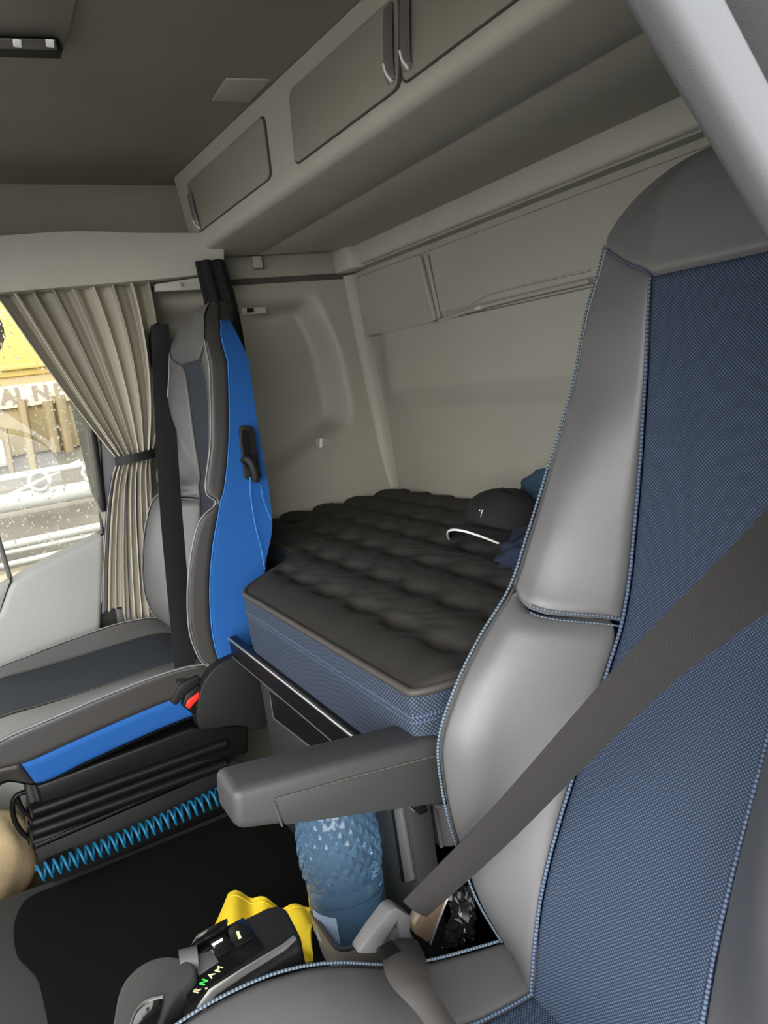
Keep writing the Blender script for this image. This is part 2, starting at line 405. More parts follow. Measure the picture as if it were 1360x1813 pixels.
# passenger door: panel with sloping sill, black seal, glass
dx = 2.06
d1 = tag(empty('door_1', (dx, 1.3, 0), 'grey passenger door panel under the rain-spotted window', 'door'), kind='structure')
del d1['category']
pan = [at(184, 946, 0, dx), at(183, 1000, 0, dx), at(178, 1140, 0, dx)]+[(dx, 1.08, .1), (dx, 1.75, .1), (dx, 1.75, .58)]+[at(-30, 1120, 0, dx), at(0, 1090, 0, dx), at(14, 1050, 0, dx), at(22, 1032, 0, dx), at(60, 1008, 0, dx)]
prism('door_panel', pan, (.09, 0, 0), DOORP, d1, .014, 3)
pan2 = [at(-4, 1096, 0, dx+.012), at(9, 1055, 0, dx+.012), at(19, 1028, 0, dx+.012), at(0, 1040, 0, dx+.012), at(-80, 1075, 0, dx+.012), at(-80, 1160, 0, dx+.012), at(-30, 1125, 0, dx+.012)]
prism('front_door_trim', pan2, (.06, 0, 0), DOORP, d1, .004)
w1 = tag(empty('window_1', (2.15, 1.3, .8), 'passenger side window spotted with rain drops', 'window'), kind='structure'); del w1['category']
box('glass', (2.15, .93, .62), (2.154, 2.15, 1.6), GLASS, w1, 0)
prism('rear_seal', [at(160, 760, 0, 2.10), at(171, 760, 0, 2.10), at(194, 935, 0, 2.10), at(183, 945, 0, 2.10), at(176, 880, 0, 2.10)], (.05, 0, 0), BLACK, w1, .004)
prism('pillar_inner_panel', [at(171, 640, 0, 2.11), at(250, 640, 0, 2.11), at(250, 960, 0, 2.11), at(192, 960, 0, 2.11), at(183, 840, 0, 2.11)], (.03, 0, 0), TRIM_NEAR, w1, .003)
prism('sill_seal', [at(20, 1030, 0, 2.10), at(186, 942, 0, 2.10), at(186, 946, 0, 2.10), at(20, 1036, 0, 2.10)], (.06, 0, 0), BLACK, w1, .002)
tube('front_division_bar', [at(-4, 950, 0, 2.13), at(20, 1030, 0, 2.13)], .006, GREYPL, w1)
# rain drops: too many to count, on the outer face of the glass
V = []; F = []
for i in range(2600):
    y = rng.uniform(.95, 1.42); z = rng.uniform(.74, 1.5); r = .0014*math.exp(rng.normal(0, .45)); el = rng.uniform(1, 1.9)
    k = len(V)
    for j in range(6):
        a = math.pi*j/3; V.append((2.1545, y+r*math.cos(a), z+r*el*math.sin(a)))
    V.append((2.1545+r*.7, y, z-r*.2))
    F += [(k+j, k+(j+1) % 6, k+6) for j in range(6)]
DROP = mat('rain_drop', (.95, .95, .93), .05, trans=.6, ior=1.33)
tag(raw('rain_drops', V, F, DROP, w1, 80), kind='stuff')

# dark gap below the curtain: belt reel housing on the pillar
box('pillar_lower_cover', (2.095, .66, .1), (2.15, 1.08, .645), BLACK_M, wl, .01)
prism('reel_cover_rib', [at(205, 1078, 0, 2.085), at(222, 1078, 0, 2.085), at(228, 1142, 0, 2.085), at(214, 1142, 0, 2.085)], (.02, 0, 0), GREYPL, wl, .003)
prism('reel_cover_rib', [at(243, 1108, 0, 2.085), at(247, 1108, 0, 2.085), at(253, 1142, 0, 2.085), at(248, 1142, 0, 2.085)], (.02, 0, 0), GREYPL, wl, .002)

# unseen front wall, sized above and below the windscreen to cut its light, left wall with the driver's door opening
wf = tag(box('wall_front', (-.02, 2.22, 0), (2.35, 2.3, .92), BLACK_M, bev=0), kind='structure')
box('windscreen_header', (-.02, 2.22, 1.52), (2.35, 2.3, CZ), CEIL, wf, 0)
# left wall: the driver's door pillar with its slanting front edge
lx = .14
e0, e1 = at(1090, 0, 0, lx), at(1360, 450, 0, lx); d = (e0-e1); d /= np.linalg.norm(d)
pt, pb = e0+d*.55, e1-d*.22
g0, g1 = at(1240, 0, 0, lx), at(1360, 250, 0, lx)
off = .031
perp = np.array([0, -d[2], d[1]]);
if perp[1] > 0: perp = -perp
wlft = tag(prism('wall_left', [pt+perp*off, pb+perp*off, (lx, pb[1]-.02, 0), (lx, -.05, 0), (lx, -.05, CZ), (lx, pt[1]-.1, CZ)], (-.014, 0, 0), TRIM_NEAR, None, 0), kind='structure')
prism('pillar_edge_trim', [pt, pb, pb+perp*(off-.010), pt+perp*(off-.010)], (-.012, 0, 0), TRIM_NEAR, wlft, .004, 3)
prism('pillar_gap', [pt+perp*(off-.013), pb+perp*(off-.013), pb+perp*(off+.003), pt+perp*(off+.003)], (-.006, 0, 0), GROOVE, wlft, 0).location.x = .002

# engine tunnel with a black mat
TZ = .20
tn = [at(-250, 1660, 2, TZ), at(0, 1590, 2, TZ), at(130, 1545, 2, TZ), at(250, 1498, 2, TZ), at(390, 1440, 2, TZ)]
tun = tag(prism('floor_tunnel', [tuple(p) for p in tn]+[(1.59, .76, TZ), (.62, .76, TZ), (.62, 1.75, TZ), (1.66, 1.75, TZ)], (0, 0, -TZ), TUNNELM, None, .008, 3), 'raised grey engine tunnel between the two seats', kind='structure')
mp = [at(u, v, 2, TZ) for u, v in ((395, 1452), (260, 1507), (130, 1560), (60, 1588), (38, 1608), (25, 1645), (30, 1692), (50, 1716), (66, 1735), (75, 1765), (85, 1813), (95, 1860))]
fm = prism('floor_mat', list(catmull(mp, 4))+[(.66, 1.40, TZ), (.66, .77, TZ), (1.56, .77, TZ)], (0, 0, .006), MATM, None, .002)
tag(fm, 'large black rubber mat covering the tunnel between the seats', 'mat')

# ------------------------------------------------------------------ overhead cabinet
def ytop(x): return .569-.058*(2.05-x)
def ybot(x): return .553-.012*(2.1-x)
ZB = 1.578
cab = empty('overhead_cabinet', (1.1, .3, ZB), 'long pale grey overhead cabinet with three doors above the bunk', 'cabinet')
def facept(x, s, out=0.0):
    """point on the cabinet front: s = 0 bottom edge .. 1 top edge"""
    y = ybot(x)*(1-s)+ytop(x)*s; return np.array([x, y+out, ZB+.018+(CZ-ZB-.02)*s])
# shell: profile swept along x (top, face, rounded lower edge, underside)
G = []
xs = np.linspace(.16, 2.115, 40)
for x in xs:
    row = [facept(x, 1.0)+np.array([0, -.03, 0]), facept(x, 1.0)]
    row += [facept(x, s) for s in (.8, .6, .4, .2, .08)]
    c = facept(x, .05)
    for a in np.linspace(0, 1.35, 6): row.append(c+np.array([0, -.024+.024*math.cos(a), -.024*math.sin(a)]))
    row += [np.array([x, .40, ZB+.002]), np.array([x, .36, ZB+.002]), np.array([x, .355, ZB+.005]), np.array([x, .35, ZB+.002]), np.array([x, .2, ZB+.004]), np.array([x, .03, ZB+.008])]
    G.append(row)
grid('body', G, TRIM, cab, flip=True, angle=40)
endp = [tuple(p) for p in G[-1]]
prism('end_panel', endp+[(2.115, .03, CZ)], (.02, 0, 0), TRIM, cab, .0)
def cab_door(x0, x1, s0, s1, rnd=.02):
    pts = [facept(x0, s1, .0015), facept(x1, s1, .0015), facept(x1, s0, .0015), facept(x0, s0, .0015)]
    def rp(k):
        res = []
        P = [np.array(p) for p in k]
        for i in range(4):
            a, b, c = P[i-1], P[i], P[(i+1) % 4]
            u = (a-b)/np.linalg.norm(a-b); v = (c-b)/np.linalg.norm(c-b)
            for t in np.linspace(0, 1, 5): res.append((1-t)**2*(b+u*rnd)+2*t*(1-t)*b+t*t*(b+v*rnd))
        return res
    gap = prism('door_gap', [p for p in rp(pts)], (0, .0015, 0), GROOVE, cab, 0)
    c = sum(np.array(p) for p in pts)/4
    ins = [np.array(p)+(c-np.array(p))/np.linalg.norm(c-np.array(p))*.006 for p in pts]
    return prism('cabinet_door', rp(ins), (0, .005, 0), CABD, cab, .0015)
def pull(door, x, s0, s1, lean=.0):
    pts = [facept(x+.004, s1, .006), facept(x, s1-.1*(s1-s0), .012), facept(x-.004, (s0+s1)/2, .015), facept(x-.004, s0+.1*(s1-s0), .013), facept(x-.002, s0, .006)]
    P = catmull(pts, 5)
    G = [[p+np.array([q, 0, 0]) for q in (-.008, -.006, 0, .006, .008)] for p in P]
    for g in G:
        g[0] = g[0]+np.array([0, -.004, 0]); g[4] = g[4]+np.array([0, -.004, 0])
    h = grid('handle', G, SMOKE, door, thick=.004, flip=False)
    e0 = facept(x-.010, s0+.04, .019); e1 = facept(x+.012, s0-.03, .008)
    tube('white_glint_tip', [facept(x+.004, s0+.24*(s1-s0), .017), facept(x-.002, s0+.10*(s1-s0), .016), facept(x-.012, s0-.02, .012)], .0028, WHITE, h)  # chrome tip of the handle, its gleam painted as plain white
d_ = cab_door(2.045, 1.525, .16, .80); pull(d_, 2.02, .2, .66)
d_ = cab_door(1.405, 1.008, .10, .80); pull(d_, 1.032, .18, .74)
d_ = cab_door(1.006, .58, .10, .80); pull(d_, .985, .18, .74)
cab_door(.48, .18, .10, .80)
hk = at(455, 462, 2, ZB)
hk_o = prism('coat_hook', [at(446, 458, 2, ZB), at(463, 457, 2, ZB), at(463, 453, 2, ZB), at(446, 453, 2, ZB)], (0, 0, -.035), TRIM, cab, .003)

# little rectangular cover on the headliner
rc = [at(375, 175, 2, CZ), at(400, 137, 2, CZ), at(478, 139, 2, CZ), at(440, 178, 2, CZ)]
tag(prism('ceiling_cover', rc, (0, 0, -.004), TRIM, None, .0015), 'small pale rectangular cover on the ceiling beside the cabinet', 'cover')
# ceiling console with lamp
con = empty('ceiling_console', (1.1, 1.15, CZ), 'grey roof console carrying a reading lamp', 'console')
cpts = [at(105, 96, 2, CZ-.012), at(112, 88, 2, CZ-.012), at(128, 38, 2, CZ-.012), at(136, 0, 2, CZ-.012), at(150, -60, 2, CZ-.012), at(-200, -60, 2, CZ-.012), at(-200, 100, 2, CZ-.012)]
prism('console_panel', cpts, (0, 0, .012), CEIL, con, .003)
lamp = empty('reading_lamp', at(50, 78, 2, CZ-.014), 'black reading lamp with bright clear lenses on the roof console', 'lamp')
lp = [at(-60, 60, 2, CZ-.013), at(103, 66, 2, CZ-.013), at(110, 78, 2, CZ-.013), at(106, 94, 2, CZ-.013), at(-60, 90, 2, CZ-.013)]
prism('housing', lp, (0, 0, -.010), BLACK, lamp, .003)
prism('lens_strip', [at(-50, 65, 2, CZ-.023), at(98, 69, 2, CZ-.023), at(101, 86, 2, CZ-.023), at(-50, 82, 2, CZ-.023)], (0, 0, -.003), SMOKE, lamp, .001)
for q in (22, 80):
    prism('lens', [at(q, 68, 2, CZ-.026), at(q+15, 69, 2, CZ-.026), at(q+16, 82, 2, CZ-.026), at(q+1, 80, 2, CZ-.026)], (0, 0, -.003), LEDM, lamp, .0015)

# side wall details
sw = empty('wall_switch', at(455, 549, 0, wx(1.42)), 'tiny dark switch on the side wall behind the passenger seat', 'switch')
prism('plate', [at(428, 545, 0, wx(1.42)), at(470, 544, 0, wx(1.42)), at(470, 555, 0, wx(1.42)), at(428, 557, 0, wx(1.42))], (-.004, 0, 0), TRIM, sw, .001)
prism('rocker', [at(437, 546, 0, wx(1.42)-.004), at(449, 546, 0, wx(1.42)-.004), at(449, 553, 0, wx(1.42)-.004), at(437, 554, 0, wx(1.42)-.004)], (-.003, 0, 0), BLACK, sw, .0005)
cl_x = wx(.97)-.001
clp = empty('clear_wall_clip', at(568, 785, 0, cl_x), 'small clear plastic clip on the side wall ledge', 'clip')
prism('clip_body', [at(557, 776, 0, cl_x), at(572, 774, 0, cl_x), at(585, 780, 0, cl_x), at(573, 790, 0, cl_x), at(559, 794, 0, cl_x)], (-.014, 0, 0), CLEAR, clp, .003)
prism('clip_tongue', [at(566, 777, 0, cl_x-.014), at(570, 776, 0, cl_x-.014), at(570, 792, 0, cl_x-.014), at(566, 793, 0, cl_x-.014)], (-.002, 0, 0), WHITE, clp, 0)

# ------------------------------------------------------------------ curtains
def curtain():
    c = empty('window_curtain', (2.05, .9, .56), 'beige pleated window curtain gathered by a black tie', 'curtain')
    nu, nv = 200, 70; npl = 8.2
    ytl, ytr, ztop = 1.10, .705, 1.52
    G = []
    for i in range(nu+1):
        u = i/nu; row = []
        ph = 2*math.pi*npl*u + .8*math.sin(5*u)
        for j in range(nv+1):
            v = j/nv; tv = .52
            # y span from top to tie to hem
            if v < tv:
                q = v/tv; e = q**.92
                y = (ytl*(1-e)+.893*e)*(1-u)+(ytr*(1-q**2.2)+.805*q**2.2)*u
                y += .012*math.sin(math.pi*q)*(1-u)
                amp = (.024*(1-q)+.013*q)*(1+.3*math.sin(9*u)); x0 = 2.095-.055*q**.8; z = ztop-(ztop-1.04)*q
                sharp = 1-q*.3
            else:
                q = (v-tv)/(1-tv); e = q**.7
                y = (.893*(1-e)+1.015*e)*(1-u)+(.805*(1-e)+.862*e)*u
                amp = .012*(1-e)+.013*e; x0 = 2.045-.004*q; zb = .64 if u < .33 else (.64-.08*min((u-.33)/.06, 1)); z = 1.04-(1.04-zb)*q
            tight = 1-.35*math.exp(-((v-tv)/.04)**2)
            x = x0-amp*math.cos(ph)*(1 if v < tv else 1)-amp*.35*math.cos(2.3*ph+1.3)
            y += amp*.45*math.sin(ph*1.0+.6)*tight
            row.append((x, y, z))
        G.append(row)
    cl = grid('curtain_cloth', G, CURT, c, thick=.0012, angle=80)
    G = np.array(G)
    for q, rr in ((int(nu*.01), .0022), (int(nu*.06), .0012), (int(nu*.40), .0012), (int(nu*.58), .0014)):
        j0 = int(nv*.56); tube('edge_piping', G[q, j0:]+np.array([-.003, 0, 0]), rr, NAVY, cl, n=6)
    jt = int(nv*.52); ring = G[:, jt]
    y0, y1 = ring[:, 1].min()-.004, ring[:, 1].max()+.004
    P = []
    for t in np.linspace(0, 2*math.pi, 40):
        yy = (y0+y1)/2-(y1-y0)/2*math.cos(t); P.append((2.035-.030*math.sin(t), yy, 1.045+.055*(.85-yy)))
    Gt = [[np.array(p)+np.array([0, 0, dz]) for dz in (-.012, 0, .012)] for p in P]
    grid('tie_band', Gt, BLACK_M, c, thick=.002)
    tube('curtain_rail', [(2.10, 1.5, 1.53), (2.10, .69, 1.53)], .006, GREYPL, c)
    for k in range(9):
        lathe('runner', [(.002, -.012), (.006, -.010), (.006, 0), (.003, .004)], (2.10, .72+.045*k, 1.525), GREYPL, c, 8)
curtain()
# black bunk curtain bunched up behind the passenger seat
bc = empty('bunk_curtain', (2.06, .6, .9), 'black bunk curtain bunched up between the valance and the blue seat side', 'curtain')
path = [at(u, v, 0, 2.02) for u, v in ((372, 462), (382, 500), (392, 540), (402, 600), (412, 680), (420, 780), (428, 900))]
wd = [.085, .09, .094, .10, .10, .095, .09]
P = catmull(path, 6); Wc = catmull([[q, 0, 0] for q in wd], 6)[:, 0]
G = []
for p, ww in zip(P, Wc):
    G.append([p+np.array([.022*math.cos(t)*(1+.35*math.cos(7*t)), -ww*.5*math.sin(t)*(1+.05*math.cos(5*t)), 0]) for t in np.linspace(0, 2*math.pi, 49)])
grid('gathered_cloth', G, CURTK, bc, angle=80)

# ------------------------------------------------------------------ seats
class Pad:
    """surface spanned by cross-section keys F,E,D,crest,S,centre (k=0..5, mirrored to -k beyond centre) along rows t"""
    def __init__(s, cx, rows, bulge=.6, out=1.0):
        s.out = out
        # row: w, wS, S(y,z), D(y,z), E(y,z), F(y,z)
        s.cx = cx; s.n = len(rows); K = []
        for (w, wS, S, D, Ee, Fq) in rows:
            S = np.array(S); D = np.array(D); Ee = np.array(Ee); Fq = np.array(Fq)
            cr = S+(D-S)*.78
            keys = [(w-.012, *Fq), (w+.004, *Ee), (w, *D), (wS+(w-wS)*bulge, *cr), (wS, *S), (0, *S)]
            K.append(keys)
        s.K = np.array(K)
    def row(s, t):
        i = int(min(max(math.floor(t), 0), s.n-2)); f = t-i; P = s.K
        p0, p1, p2, p3 = P[max(i-1, 0)], P[i], P[i+1], P[min(i+2, s.n-1)]
        return .5*((2*p1)+(-p0+p2)*f+(2*p0-5*p1+4*p2-p3)*f*f+(-p0+3*p1-3*p2+p3)*f**3)
    def pt(s, k, t):
        sg = 1
        if k > 5: k = 10-k; sg = -1
        R = s.row(t)
        i = int(min(max(math.floor(k), 0), 4)); f = k-i
        p1, p2 = R[i], R[i+1]
        if i == 4: q = p1+(p2-p1)*f
        elif i in (2, 3):
            p0 = R[2] if i == 2 else R[2]; p0 = R[i] if i == 2 else R[i-1]; p3 = R[4] if i == 3 else R[4]
            q = .5*((2*p1)+(-p0+p2)*f+(2*p0-5*p1+4*p2-p3)*f*f+(-p0+3*p1-3*p2+p3)*f**3)
        else: q = p1+(p2-p1)*f
        xq = q[0]
        if sg < 0 and s.out != 1: xq = R[4][0]+(xq-R[4][0])*s.out if k < 4 else xq
        return np.array([s.cx+sg*xq, q[1], q[2]])
    def patch(s, k0, k1, t0, t1, nk, nt):
        f0 = t0 if callable(t0) else (lambda k: t0); f1 = t1 if callable(t1) else (lambda k: t1)
        G = []
        for a in edgeparam(nk):
            k = k0+(k1-k0)*a; lo, hi = f0(k), f1(k)
            G.append([s.pt(k, lo+(hi-lo)*b) for b in edgeparam(nt)])
        return np.array(G)
    def line(s, k, t0, t1, n=40): return np.array([s.pt(k, t) for t in np.linspace(t0, t1, n)])

def out_sign(G, ref):
    """+1 when grid normals point away from ref"""
    N = gridnormal(G); c = G.reshape(-1, 3).mean(0); n = N.reshape(-1, 3).mean(0)
    return 1 if n @ (c-np.array(ref)) > 0 else -1
def padobj(name, G, m, parent, ref, r=.016, d=.010, sides=(1, 1, 1, 1), top=None):
    sg = out_sign(G, ref); G = pillow(G, r, d, sides, sg)
    if top: G = pillow(G, top[0], top[1], (0, 0, 0, 1), sg)
    return grid(name, G, m, parent, flip=sg < 0, angle=70)

def build_seat(root, cx, back, cush, tseam, thead, mats, inner, tb, out=1.0, tside=14):
    """back / cush: row lists. tseam(k): row index of lumbar seam; thead(k): seam under the head section"""
    B = Pad(cx, back, .6, out); nb = len(back)-1
    refb = (cx, np.mean([r[5][0] for r in back])-.02, np.mean([r[2][1] for r in back]))
    b = bpy.data.objects.new('backrest', None); col.objects.link(b); b.parent = root
    b.matrix_parent_inverse = root.matrix_world.inverted()
    par = b
    for k0, k1 in ((2, 4), (8, 6)):
        padobj('lower_bolster', B.patch(k0, k1, 0, tseam, 26, 60), mats['bol'], par, refb, .014, .006, (1, 1, 1, 0), (.035, .018))
        padobj('upper_bolster', B.patch(k0, k1, tseam, thead, 26, 70), mats['bol'], par, refb, .018, .007)
    padobj('centre_insert', B.patch(4, 6, 0, thead, 40, 120), mats['ins'], par, refb, .012, .006)
    padobj('head_section', B.patch(2, 8, thead, nb, 90, 40), mats['head'], par, refb, .012, .005, (0, 0, 1, 0))
    for k0, k1 in ((1, 2), (9, 8)):
        padobj('lower_side_pad', B.patch(k0, k1, 0, tseam(2), 14, 50), mats['side'], par, refb, .014, .008)
        padobj('upper_side_pad', B.patch(k0, k1, tseam(2), nb, 14, 60), mats['side'], par, refb, .014, .008, (1, 1, 1, 0))
    for k0, k1 in ((0, 1), (10, 9)):
        padobj('side_panel', B.patch(k0, k1, 0, tside, 20, 80), mats['blue'], par, refb, .008, .003, (0, 1, 0, 0))
        padobj('head_side', B.patch(k0, k1, tside, nb, 14, 24), LEATHER_SHADED, par, refb, .008, .003, (0, 0, 1, 0))
    # back shell
    G = []
    for t in np.linspace(0, nb, 50):
        p, q = B.pt(0, t), B.pt(10, t); G.append([p+(q-p)*f+np.array([0, -.02*math.sin(math.pi*f), 0]) for f in np.linspace(0, 1, 12)])
    grid('back_shell', G, BLACK_M, par, angle=70)
    for k in (2, 8): tube('edge_piping', B.line(k, .2, thead(2), 90), mats.get('pr', .0017), mats['pipe'], par, 6)
    for k in (4, 6): tube('insert_piping', B.line(k, .2, thead(4), 90), .0022, mats['pipe2'], par, 6)
    for k in (1, 9): tube('side_seam', B.line(k, .2, tside, 80), .0016, CORD, par, 5)
    seam = [B.pt(k, thead(k)) for k in np.linspace(2, 4, 12)]; tube('head_seam', seam, .0012, mats['pipe2'], par, 5)
    seam = [B.pt(10-k, thead(k)) for k in np.linspace(2, 4, 12)]; tube('head_seam', seam, .0012, mats['pipe2'], par, 5)
    for s_ in (0, 1):
        for dz in (-.006, .004):
            seam = [B.pt((10-k) if s_ else k, tseam(k)) for k in np.linspace(2.9, 4, 14)]
            tube('lumbar_stitching', [p+np.array([0, .0, dz]) for p in seam], .0011, mats['pipe'], par, 5)
    # cushion
    C = Pad(cx, cush, .6, out); nc = len(cush)-1
    refc = (cx, np.mean([r[2][0] for r in cush]), np.mean([r[5][1] for r in cush]))
    c = bpy.data.objects.new('cushion', None); col.objects.link(c); c.parent = root
    c.matrix_parent_inverse = root.matrix_world.inverted()
    for k0, k1 in ((2, 4), (8, 6)):
        padobj('cushion_bolster', C.patch(k0, k1, 0, nc, 24, 70), mats['cbol'], c, refc, .014, .007)
    padobj('cushion_insert', C.patch(4, 6, 0, nc, 40, 90), mats['cins'], c, refc, .012, .006)
    for k0, k1 in ((1, 2), (9, 8)):
        padobj('cushion_side_pad', C.patch(k0, k1, 0, nc, 14, 60), mats['cside'], c, refc, .012, .006)
    for k0, k1 in ((0, 1), (10, 9)):
        padobj('cushion_side_panel', C.patch(k0, k1, 0, tb, 16, 60), mats['blue'], c, refc, .016, .010)
        padobj('cushion_nose_side', C.patch(k0, k1, tb, nc, 10, 30), mats['cside'], c, refc, .012, .006)
    G = []
    for t in np.linspace(0, nc, 40):
        p, q = C.pt(0, t), C.pt(10, t); G.append([p+(q-p)*f for f in np.linspace(0, 1, 6)])
    grid('cushion_underside', G, BLACK_M, c, angle=70)
    for k in (2, 8): tube('cushion_piping', C.line(k, .1, nc, 80), .002, mats['pipe'], c, 6)
    for k in (4, 6): tube('cushion_seam', C.line(k, .1, nc, 80), .002, mats['pipe2'], c, 6)
    return B, C

def zi(rows, zq):
    """row index at which D's height equals zq"""
    zz = [r[3][1] for r in rows]
    return float(np.interp(zq, zz, range(len(zz))))

# --- driver seat
DCX = .477
dr = []
for z, yS, yD, w, wS, th in (
    (.42, .803, .772, .188, .106, .16), (.50, .783, .800, .198, .108, .17), (.56, .764, .812, .203, .108, .17), (.62, .738, .823, .205, .106, .17),
    (.68, .706, .828, .205, .104, .16), (.74, .670, .824, .204, .102, .16), (.80, .636, .790, .203, .101, .15), (.85, .608, .746, .203, .100, .14),
    (.90, .590, .692, .202, .100, .13), (.96, .574, .656, .201, .101, .13), (1.03, .557, .617, .200, .102, .12), (1.13, .537, .563, .198, .103, .12),
    (1.22, .523, .530, .196, .103, .11), (1.275, .513, .504, .193, .102, .11), (1.315, .506, .488, .188, .098, .11), (1.345, .497, .470, .172, .09, .10),
    (1.368, .482, .454, .146, .075, .09), (1.386, .458, .438, .108, .055, .07), (1.397, .43, .42, .055, .028, .04)):
    dr.append((w, wS, (yS, z), (yD, z), (yD-.042, z), (min(yS, yD)-th, z)))
dc = []
for y, zS, zD, w, wS in ((.70, .42, .412, .190, .106), (.77, .428, .422, .200, .106), (.87, .440, .444, .212, .108), (.93, .458, .470, .216, .110), (1.0, .482, .512, .220, .11),
    (1.06, .500, .536, .222, .11), (1.12, .51, .546, .222, .11), (1.18, .512, .546, .22, .108), (1.23, .505, .532, .215, .106), (1.265, .48, .50, .208, .103), (1.275, .43, .44, .203, .1)):
    dc.append((w, wS, (y, zS), (y, zD), (y, zD-.05), (y, zD-.12 if zD > .45 else zD-.09)))
ds = empty('driver_chair', (DCX, .95, .2), 'grey leather driver seat with blue woven insert and wide armrest', 'chair', None)
tse = lambda k: zi(dr, .905) + (zi(dr, .852)-zi(dr, .905))*min(max((min(k, 10-k)-2)/2, 0), 1)
the = lambda k: zi(dr, 1.305) + (zi(dr, 1.252)-zi(dr, 1.305))*min(max((min(k, 10-k)-2)/2, 0), 1)
mats_d = dict(bol=LEATHER, ins=INSERT, head=LEATHER, side=LEATHER, blue=BLUE, pipe=PIPE, pipe2=PIPE_D, cbol=LEATHER, cins=INSERT, cside=LEATHER)
build_seat(ds, DCX, dr, dc, tse, the, mats_d, 1, 8, 1.3)
box('seat_base', (.24, .78, .16), (.66, 1.22, .40), BLACK_M, ds, .02)
box('seat_slide', (.26, .72, 0), (.64, 1.25, .16), RUBBER, ds, .01)
# armrest
ax0, ax1 = .722, .792
def yz(u, v, x): p = at(u, v, 0, x); return p
near = [yz(411, 1403, ax0), yz(600, 1352, ax0), yz(790, 1303, ax0), yz(800, 1421, ax0), yz(500, 1464, ax0), yz(418, 1475, ax0)]
arm = prism('armrest', [(ax0, p[1], p[2]) for p in near], (ax1-ax0, 0, 0), ARM, ds, .012, 3)
pl = [yz(486, 1416, ax0-.001), yz(640, 1374, ax0-.001), yz(792, 1335, ax0-.001), yz(800, 1420, ax0-.001), yz(505, 1462, ax0-.001)]
prism('side_plate', pl, (.02, 0, 0), ARM2, arm, .0025)
sl = [p+np.array([-.0012, 0, 0]) for p in (yz(499, 1462, ax0), yz(484, 1418, ax0), yz(488, 1413, ax0), yz(640, 1371, ax0), yz(792, 1332, ax0))]
tube('plate_gap', sl, .0013, GROOVE, arm, 5)
box('armrest_pivot', (.665, .745, .61), (.75, .79, .66), BLACK_M, ds, .01)

# --- passenger seat
PCX = 1.772
Dp = [(.575, .862), (.60, .890), (.64, .902), (.69, .905), (.77, .893), (.855, .868), (.92, .836), (.95, .795), (.985, .812), (1.09, .781), (1.233, .757), (1.27, .755), (1.305, .750), (1.335, .738), (1.36, .725), (1.382, .705), (1.395, .685)]
Ep = {.575: .84, .60: .853, .64: .857, .69: .855, .77: .843, .855: .82, .92: .796, .95: .785, .985: .768, 1.09: .739, 1.233: .715, 1.27: .715, 1.305: .712, 1.335: .70, 1.36: .69, 1.382: .675, 1.395: .665}
Fp = {.575: .73, .60: .72, .64: .712, .69: .708, .77: .705, .855: .672, .92: .664, .95: .662, .985: .662, 1.09: .664, 1.233: .660, 1.27: .664, 1.305: .668, 1.335: .67, 1.36: .665, 1.382: .655, 1.395: .645}
offS = {.575: .01, .60: -.02, .64: -.05, .69: -.09, .77: -.115, .855: -.12, .92: -.10, .95: -.062, .985: -.085, 1.09: -.05, 1.233: -.02, 1.27: -.005, 1.305: .005, 1.335: .01, 1.36: .01, 1.382: .01, 1.395: .0}
wp = {.985: .226, 1.09: .212, 1.233: .182, 1.27: .170, 1.305: .152, 1.335: .130, 1.36: .102, 1.382: .07, 1.395: .035}
wsp = {.985: .105, 1.09: .095, 1.233: .082, 1.27: .078, 1.305: .07, 1.335: .06, 1.36: .045, 1.382: .03, 1.395: .015}
pr = []
for z, yD in Dp:
    ww = wp.get(z, .230); f_ = min((PCX-ww)/1.54, 1.04)      # taper towards the head, following the sight lines
    def q_(y): return (1.241-(1.241-y)*f_, 1.19+(z-1.19)*f_)
    zq = q_(yD)[1]
    pr.append((ww, wsp.get(z, .112), (q_(yD)[0]+offS[z], zq), (q_(yD)[0], zq), (q_(Ep[z])[0], zq), (q_(Fp[z])[0], zq)))
pc = []
for y, zS, zD, w, wS in ((.80, .55, .56, .222, .12), (.86, .57, .585, .226, .125), (.92, .583, .602, .232, .13), (1.0, .585, .606, .236, .13), (1.1, .583, .600, .238, .13), (1.2, .583, .590, .238, .128),
    (1.29, .585, .580, .236, .125), (1.35, .575, .562, .232, .12), (1.385, .55, .535, .226, .118), (1.40, .51, .505, .22, .115)):
    pc.append((w, wS, (y, zS), (y, zD), (y-.02, zD-.065 if y < 1.33 else zD-.045), (y-.035, zD-.128 if y < 1.33 else zD-.08)))
ps = empty('passenger_chair', (PCX, 1.05, 0), 'grey passenger seat with bright blue side panel, beside the window curtain', 'chair', None)
tsp = lambda k: 7 + (zi(pr, .915)-7)*min(max((min(k, 10-k)-2)/2, 0), 1)
thp = lambda k: zi(pr, 1.305) + (zi(pr, 1.262)-zi(pr, 1.305))*min(max((min(k, 10-k)-2)/2, 0), 1)
mats_p = dict(bol=LEATHER, ins=INSERT_P, head=LEATHER, side=LEATHER_SHADED, blue=BLUE, pipe=PIPE_G, pipe2=GROOVE, cbol=LEATHER, cins=INSERT_P, cside=LEATHER_SHADED)
build_seat(ps, PCX, pr, pc, tsp, thp, mats_p, -1, 6.2, 1.0, 13.3)
sx = PCX-.232
